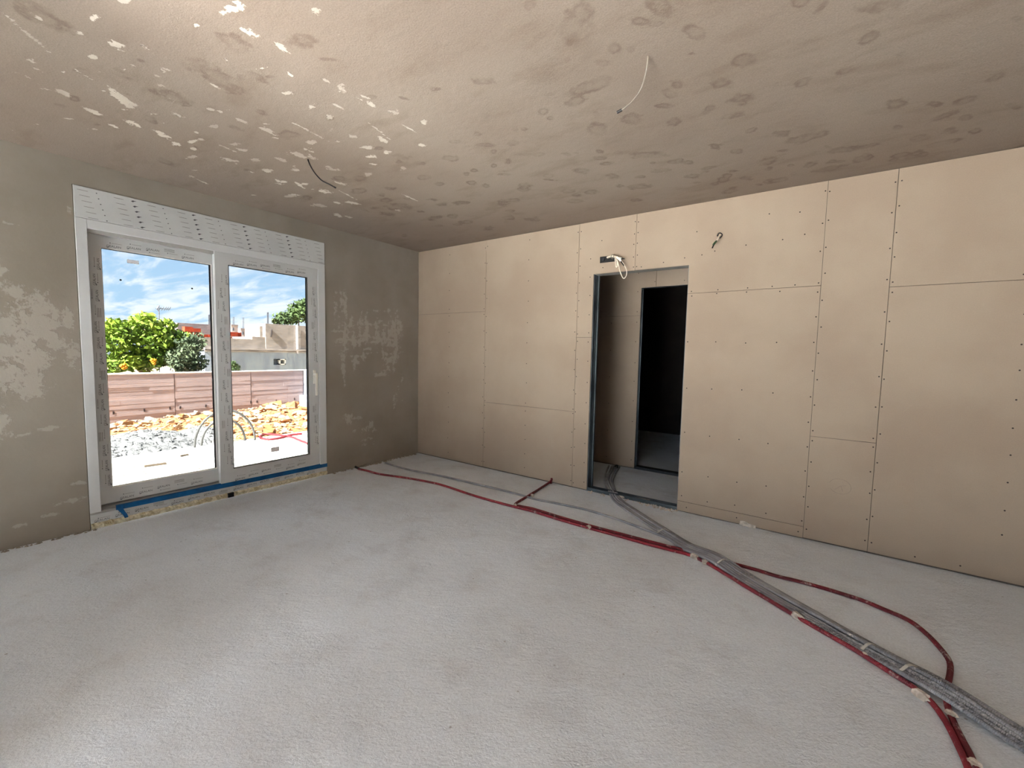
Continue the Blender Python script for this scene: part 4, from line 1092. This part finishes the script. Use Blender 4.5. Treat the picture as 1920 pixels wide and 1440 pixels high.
# ------------------------------------------------------------------ trees
def tree(name, blobs, leaf_mat, n, lsz, trunk, label, seed, cat='tree', fruit=()):
    q = np.random.RandomState(seed)
    base = trunk[0][0]
    root = empty(name, base); tag(root, label, cat)
    for t_ in trunk:
        P = smooth_path([np.array(p) for p in t_], .1); local(root, MB().tube(P, np.linspace(.07, .03, len(P)) * t_[0][2] ** 0 if False else np.linspace(.075, .03, len(P)), 7).build('branch' if t_ is not trunk[0] else 'trunk', 'bark', smooth=True))
    B = np.array(blobs, float); vol = B[:, 3] * B[:, 4] * B[:, 5]; pr = vol ** .8; pr /= pr.sum()
    idx = q.choice(len(B), n, p=pr)
    d = q.normal(size=(n, 3)); d /= np.linalg.norm(d, axis=1)[:, None]; rad = q.uniform(.25, 1.0, n) ** .6
    lump_ = 1 + .18 * np.sin(d[:, 0] * 7 + idx) * np.sin(d[:, 1] * 6 + d[:, 2] * 5)
    C_ = B[idx, :3] + d * (rad * lump_)[:, None] * B[idx, 3:6]
    nn = q.normal(size=(n, 3)); nn[:, 2] += .5; nn /= np.linalg.norm(nn, axis=1)[:, None]
    u_ = np.cross(nn, q.normal(size=(n, 3))); u_ /= np.linalg.norm(u_, axis=1)[:, None]; v_ = np.cross(nn, u_)
    s_ = lsz * q.uniform(.6, 1.3, n)[:, None]
    V_ = np.stack([C_ - u_ * s_, C_ - v_ * s_ * .5 + nn * s_ * .12, C_ + u_ * s_, C_ + v_ * s_ * .5 + nn * s_ * .12], 1).reshape(-1, 3)
    F_ = np.arange(4 * n).reshape(-1, 4)
    me = bpy.data.meshes.new('foliage'); me.vertices.add(4 * n); me.vertices.foreach_set('co', V_.astype(np.float32).ravel())
    me.loops.add(4 * n); me.loops.foreach_set('vertex_index', F_.astype(np.int32).ravel()); me.polygons.add(n); me.polygons.foreach_set('loop_start', (np.arange(n) * 4).astype(np.int32)); me.update(calc_edges=True)
    me.materials.append(M[leaf_mat]); o = bpy.data.objects.new('foliage', me); COL.objects.link(o); o['kind'] = 'stuff'; local(root, o)
    for f_ in fruit:
        bm = bmesh.new(); bmesh.ops.create_icosphere(bm, subdivisions=1, radius=.05); m3 = bpy.data.meshes.new('orange_fruit'); bm.to_mesh(m3); bm.free(); m3.materials.append(M['orange'])
        o = bpy.data.objects.new('orange_fruit', m3); COL.objects.link(o); o.location = f_; local(root, o)
    return root


def bl(px, py, x, rx, ry, rz): c = at(px, py, 0, x); return (c[0], c[1], c[2], rx, ry, rz)


TX = -10.2
tb = at(278, 705, 0, TX); tb[2] = -1.3
t1 = at(278, 660, 0, TX); t2 = at(240, 660, 0, TX); t3 = at(320, 640, 0, TX)
tree('leafy_tree', [bl(270, 612, TX, .6, .36, .34), bl(285, 640, TX, .7, .55, .45), bl(225, 640, TX, .6, .42, .50), bl(215, 615, TX, .5, .22, .26), bl(330, 640, TX, .6, .42, .36), bl(225, 680, TX, .6, .5, .25), bl(270, 675, TX, .6, .55, .28), bl(316, 670, TX, .6, .45, .25), bl(276, 592, TX, .3, .16, .12), bl(310, 612, TX, .4, .28, .2)],
     'leaf', 5200, .075, [[tb, at(279, 700, 0, TX), t1, at(272, 610, 0, TX)], [at(270, 700, 0, TX), at(250, 680, 0, TX), at(225, 650, 0, TX)], [at(280, 690, 0, TX), t3, at(340, 620, 0, TX)]],
     'bright green leafy tree with a grey trunk behind the garden wall', 21, fruit=[at(x, y, 0, TX + .62) for x, y in ((228, 686), (233, 684), (236, 688), (287, 678), (290, 676), (289, 681), (285, 675), (232, 690))])
SX = -9.4
sb = at(352, 705, 0, SX); sb[2] = -1.3
tree('olive_shrub', [bl(352, 655, SX, .5, .28, .36), bl(368, 640, SX, .4, .2, .25), bl(335, 675, SX, .5, .3, .25), bl(368, 678, SX, .5, .24, .25), bl(352, 692, SX, .4, .36, .2)],
     'leafd', 2600, .055, [[sb, at(352, 690, 0, SX), at(354, 650, 0, SX)]], 'grey-green olive shrub right of the bright green tree', 22, 'shrub')
T2 = -21.0
c = at(550, 600, 0, T2)
tree('crown_tree', [bl(565, 585, T2, 1.0, .75, .6), bl(580, 575, T2, .9, .7, .5), bl(540, 597, T2, 1.0, .7, .35), bl(525, 602, T2, .7, .35, .2), bl(600, 590, T2, 1, .9, .8), bl(572, 570, T2, .6, .35, .3)],
     'leafy', 3200, .12, [[np.array((c[0], c[1] + .5, -1.5)), at(560, 605, 0, T2), at(565, 585, 0, T2)]], 'rounded tree rising behind the grey block building at right', 23)
BXs = -15.2
c = at(441, 691, 0, BXs)
tree('small_bush', [bl(441, 690, BXs, .3, .16, .18), bl(437, 682, BXs, .2, .1, .12)], 'leafy', 420, .05, [[np.array((c[0], c[1], -1.4)), c]], 'small dark bush at the foot of the grey building', 24, 'bush')


# ------------------------------------------------------------------ buildings
def facade(mb, px0, px1, py0, py1, x, depth):
    """box whose front covers the pixel rectangle on the plane x"""
    a = at(px0, py1, 0, x); b = at(px1, py0, 0, x)
    mb.box(x - depth, x, a[1], b[1], min(a[2], b[2]), max(a[2], b[2])); return mb


GB = -16.0
bb = empty('block_building', (GB, at(500, 690, 0, GB)[1], -1.4)); tag(bb, 'grey block outbuilding with blue-grey plaster base and small window behind the garden wall', 'building')
yL, yR = at(384, 690, 0, GB)[1], at(660, 690, 0, GB)[1]
zp = at(505, 658, 0, GB)[2]; zt = at(505, 607, 0, GB)[2]; zl = at(470, 636, 0, GB)[2]; ym = at(499, 650, 0, GB)[1]
w0 = at(513, 684, 0, GB); w1_ = at(535, 673, 0, GB)
mb = MB(); mb.box(GB - 2.1, GB, yL, w0[1], -2.2, zp); mb.box(GB - 2.1, GB, w1_[1], yR, -2.2, zp); mb.box(GB - 2.1, GB, w0[1], w1_[1], w1_[2], zp); mb.box(GB - 2.1, GB, w0[1], w1_[1], -2.2, w0[2])
local(bb, mb.build('plaster_wall', 'bplast'))
mb = MB(); mb.box(GB - 2.1, GB - .02, ym, yR, zp, zt); mb.box(GB - 2.1, GB - .06, yL, ym, zp, zl); mb.box(GB - 2.1, GB - .06, ym - .55, ym, zl, zl + .12); mb.box(GB - 2.1, GB - .06, yL, yL + 1.1, zl, zl + .02)
mb.box(GB - 1.4, GB - .3, ym - .12, ym + .02, zl, zt - .12)
local(bb, mb.build('block_wall', 'blockw'))
mb = MB(); mb.box(GB - 2.1, GB + .10, yL, yR, zp + .02, zp + .10); mb.box(GB - 2.1, GB + .05, yL, yR, zp - .06, zp + .0); local(bb, mb.build('ledge', 'ledge'))
wf_ = MB(); ymid = (w0[1] + w1_[1]) / 2
wf_.box(GB - .1, GB + .03, ymid - .02, w1_[1], w0[2], w0[2] + .05); wf_.box(GB - .1, GB + .03, ymid - .02, w1_[1], w1_[2] - .05, w1_[2]); wf_.box(GB - .1, GB + .03, ymid - .02, ymid + .03, w0[2], w1_[2]); wf_.box(GB - .1, GB + .03, w1_[1] - .05, w1_[1], w0[2], w1_[2])
wo = wf_.build('window', 'white'); local(bb, wo)
mb = MB(); mb.box(GB - .16, GB - .12, w0[1], w1_[1], w0[2], w1_[2]); po = mb.build('pane', 'pane', wo)
c0, c1 = at(508, 632, 0, GB), at(510, 618, 0, GB)
mb = MB(); mb.tube([c0 + np.array((.0, 0, 0)), at(509, 624, 0, GB), c1], .035, 5); local(bb, mb.build('wall_crack', 'hole'))
mb = MB(); mb.box(GB - .0, GB + .06, at(555, 640, 0, GB)[1], at(558, 640, 0, GB)[1], zp - .1, zt); local(bb, mb.build('downpipe', 'houseB'))

TB = -18.5
tbd = empty('brick_building', (TB, at(370, 690, 0, TB)[1], -1.6)); tag(tbd, 'unfinished terracotta brick house with a grey parapet behind the shrub', 'building')
mb = MB(); facade(mb, 333, 402, 609, 628, TB - .6, 3); local(tbd, mb.build('parapet', 'roofg'))
bw, bh = .34, .24
for (p0, p1, q0, q1, mt) in ((346, 362, 612, 622, 'terra'), (352, 378, 620, 632, 'terra'), (366, 398, 628, 646, 'terra'), (376, 400, 640, 657, 'terra'), (362, 384, 668, 700, 'terrab'), (424, 453, 627, 640, 'terra')):
    a = at(p0, q1, 0, TB); b = at(p1, q0, 0, TB); z = a[2]; r_ = 0
    while z < b[2] - .02:
        y = a[1] - (bw / 2 if r_ % 2 else 0)
        while y < b[1]:
            y0_, y1_ = max(y, a[1]), min(y + bw, b[1])
            if y1_ - y0_ > .05: local(tbd, MB().box(TB - .3, TB + rr.uniform(-.02, .03), y0_ + .008, y1_ - .008, z + .008, min(z + bh, b[2] + .1) - .008).build('terracotta_block', mt))
            y += bw
        z += bh; r_ += 1
mb = MB(); facade(mb, 378, 405, 655, 674, TB - .1, 1); local(tbd, mb.build('block_wall', 'blockw'))
mb = MB(); facade(mb, 384, 405, 673, 693, TB + .1, .5); local(tbd, mb.build('panel', 'bplast'))
mb = MB(); facade(mb, 330, 402, 628, 760, TB - 1.2, 2); local(tbd, mb.build('rear_wall', 'blockw'))

for i, (p0, p1, q0, q1, x, mt, lab) in enumerate([(434, 446, 610, 660, -34, 'houseA', 'far pinkish house block right behind the terracotta bricks'), (452, 464, 617, 660, -36, 'houseA', 'far low pinkish house with a grey roof band'),
                                                 (468, 486, 627, 660, -40, 'houseB', 'far white house left of the grey block building'), (473, 481, 618, 628, -42, 'houseB', 'far white rooftop room above the white house')]):
    e_ = empty('far_house', (x, at((p0 + p1) / 2, 660, 0, x)[1], -2)); tag(e_, lab, 'building', 'far houses on the skyline')
    zt_ = at(p0, q0, 0, x)[2]; local(e_, MB().box(x - 4, x, at(p0, q1, 0, x)[1], at(p1, q0, 0, x)[1], -3.4, zt_).build('wall', mt)); local(e_, facade(MB(), p0 - .5, p1 + .5, q0 - 1.0, q0 + 1.2, x + .1, 4.2).build('roof', 'roofg'))
    zz_ = at(p0, (q0 * 2 + q1) / 3, 0, x)
    local(e_, facade(MB(), p0 + 2.5, p0 + 5, q0 + 5, q0 + 10, x + .05, .1).build('window', 'pane'))
for (px, q0, q1, x, lab) in ((392, 590, 612, -19.6, 'steel rod bundle standing on the brick house parapet'), (456, 595, 617.5, -36.6, 'steel rod bundle between the far houses'), (438, 594, 610.5, -35, 'steel rod bundle on the pinkish house'), (502, 585, 608, -17, 'tall steel rod bundle on the grey block building corner'), (494, 606, 634.5, -17, 'short steel rod bundle on the grey block building corner')):
    mb = MB()
    for dx in (-1.2, 0, 1.2): mb.tube([at(px + dx, q1, 0, x), at(px + dx, q0, 0, x)], .012, 5)
    for f in (.3, .6, .9): mb.tube([at(px - 1.2, q1 + (q0 - q1) * f, 0, x), at(px + 1.2, q1 + (q0 - q1) * f, 0, x)], .008, 4)
    tag(mb.build('rebar', 'metal'), lab, 'rebar', 'steel rods on unfinished roofs')
AX = -13.0
an = empty('roof_antenna', at(299, 705, 0, AX)); tag(an, 'thin television antenna on a mast above the green tree', 'antenna')
local(an, MB().tube([at(299, 705, 0, AX), at(298, 573, 0, AX)], .016, 6).build('mast', 'metal'))
local(an, MB().tube([at(292, 578.5, 0, AX), at(319, 579.5, 0, AX)], .012, 5).build('boom', 'metal'))
mb = MB()
for px in (300, 305, 310, 314, 318): p = at(px, 579, 0, AX); mb.tube([p + np.array((-.12, 0, -.05)), p + np.array((.12, 0, .05))], .008, 4)
for s_ in (-1, 1): mb.tube([at(294, 578.5, 0, AX), at(298, 578.5 + 6 * s_, 0, AX)], .012, 4)
local(an, mb.build('element', 'metal'))
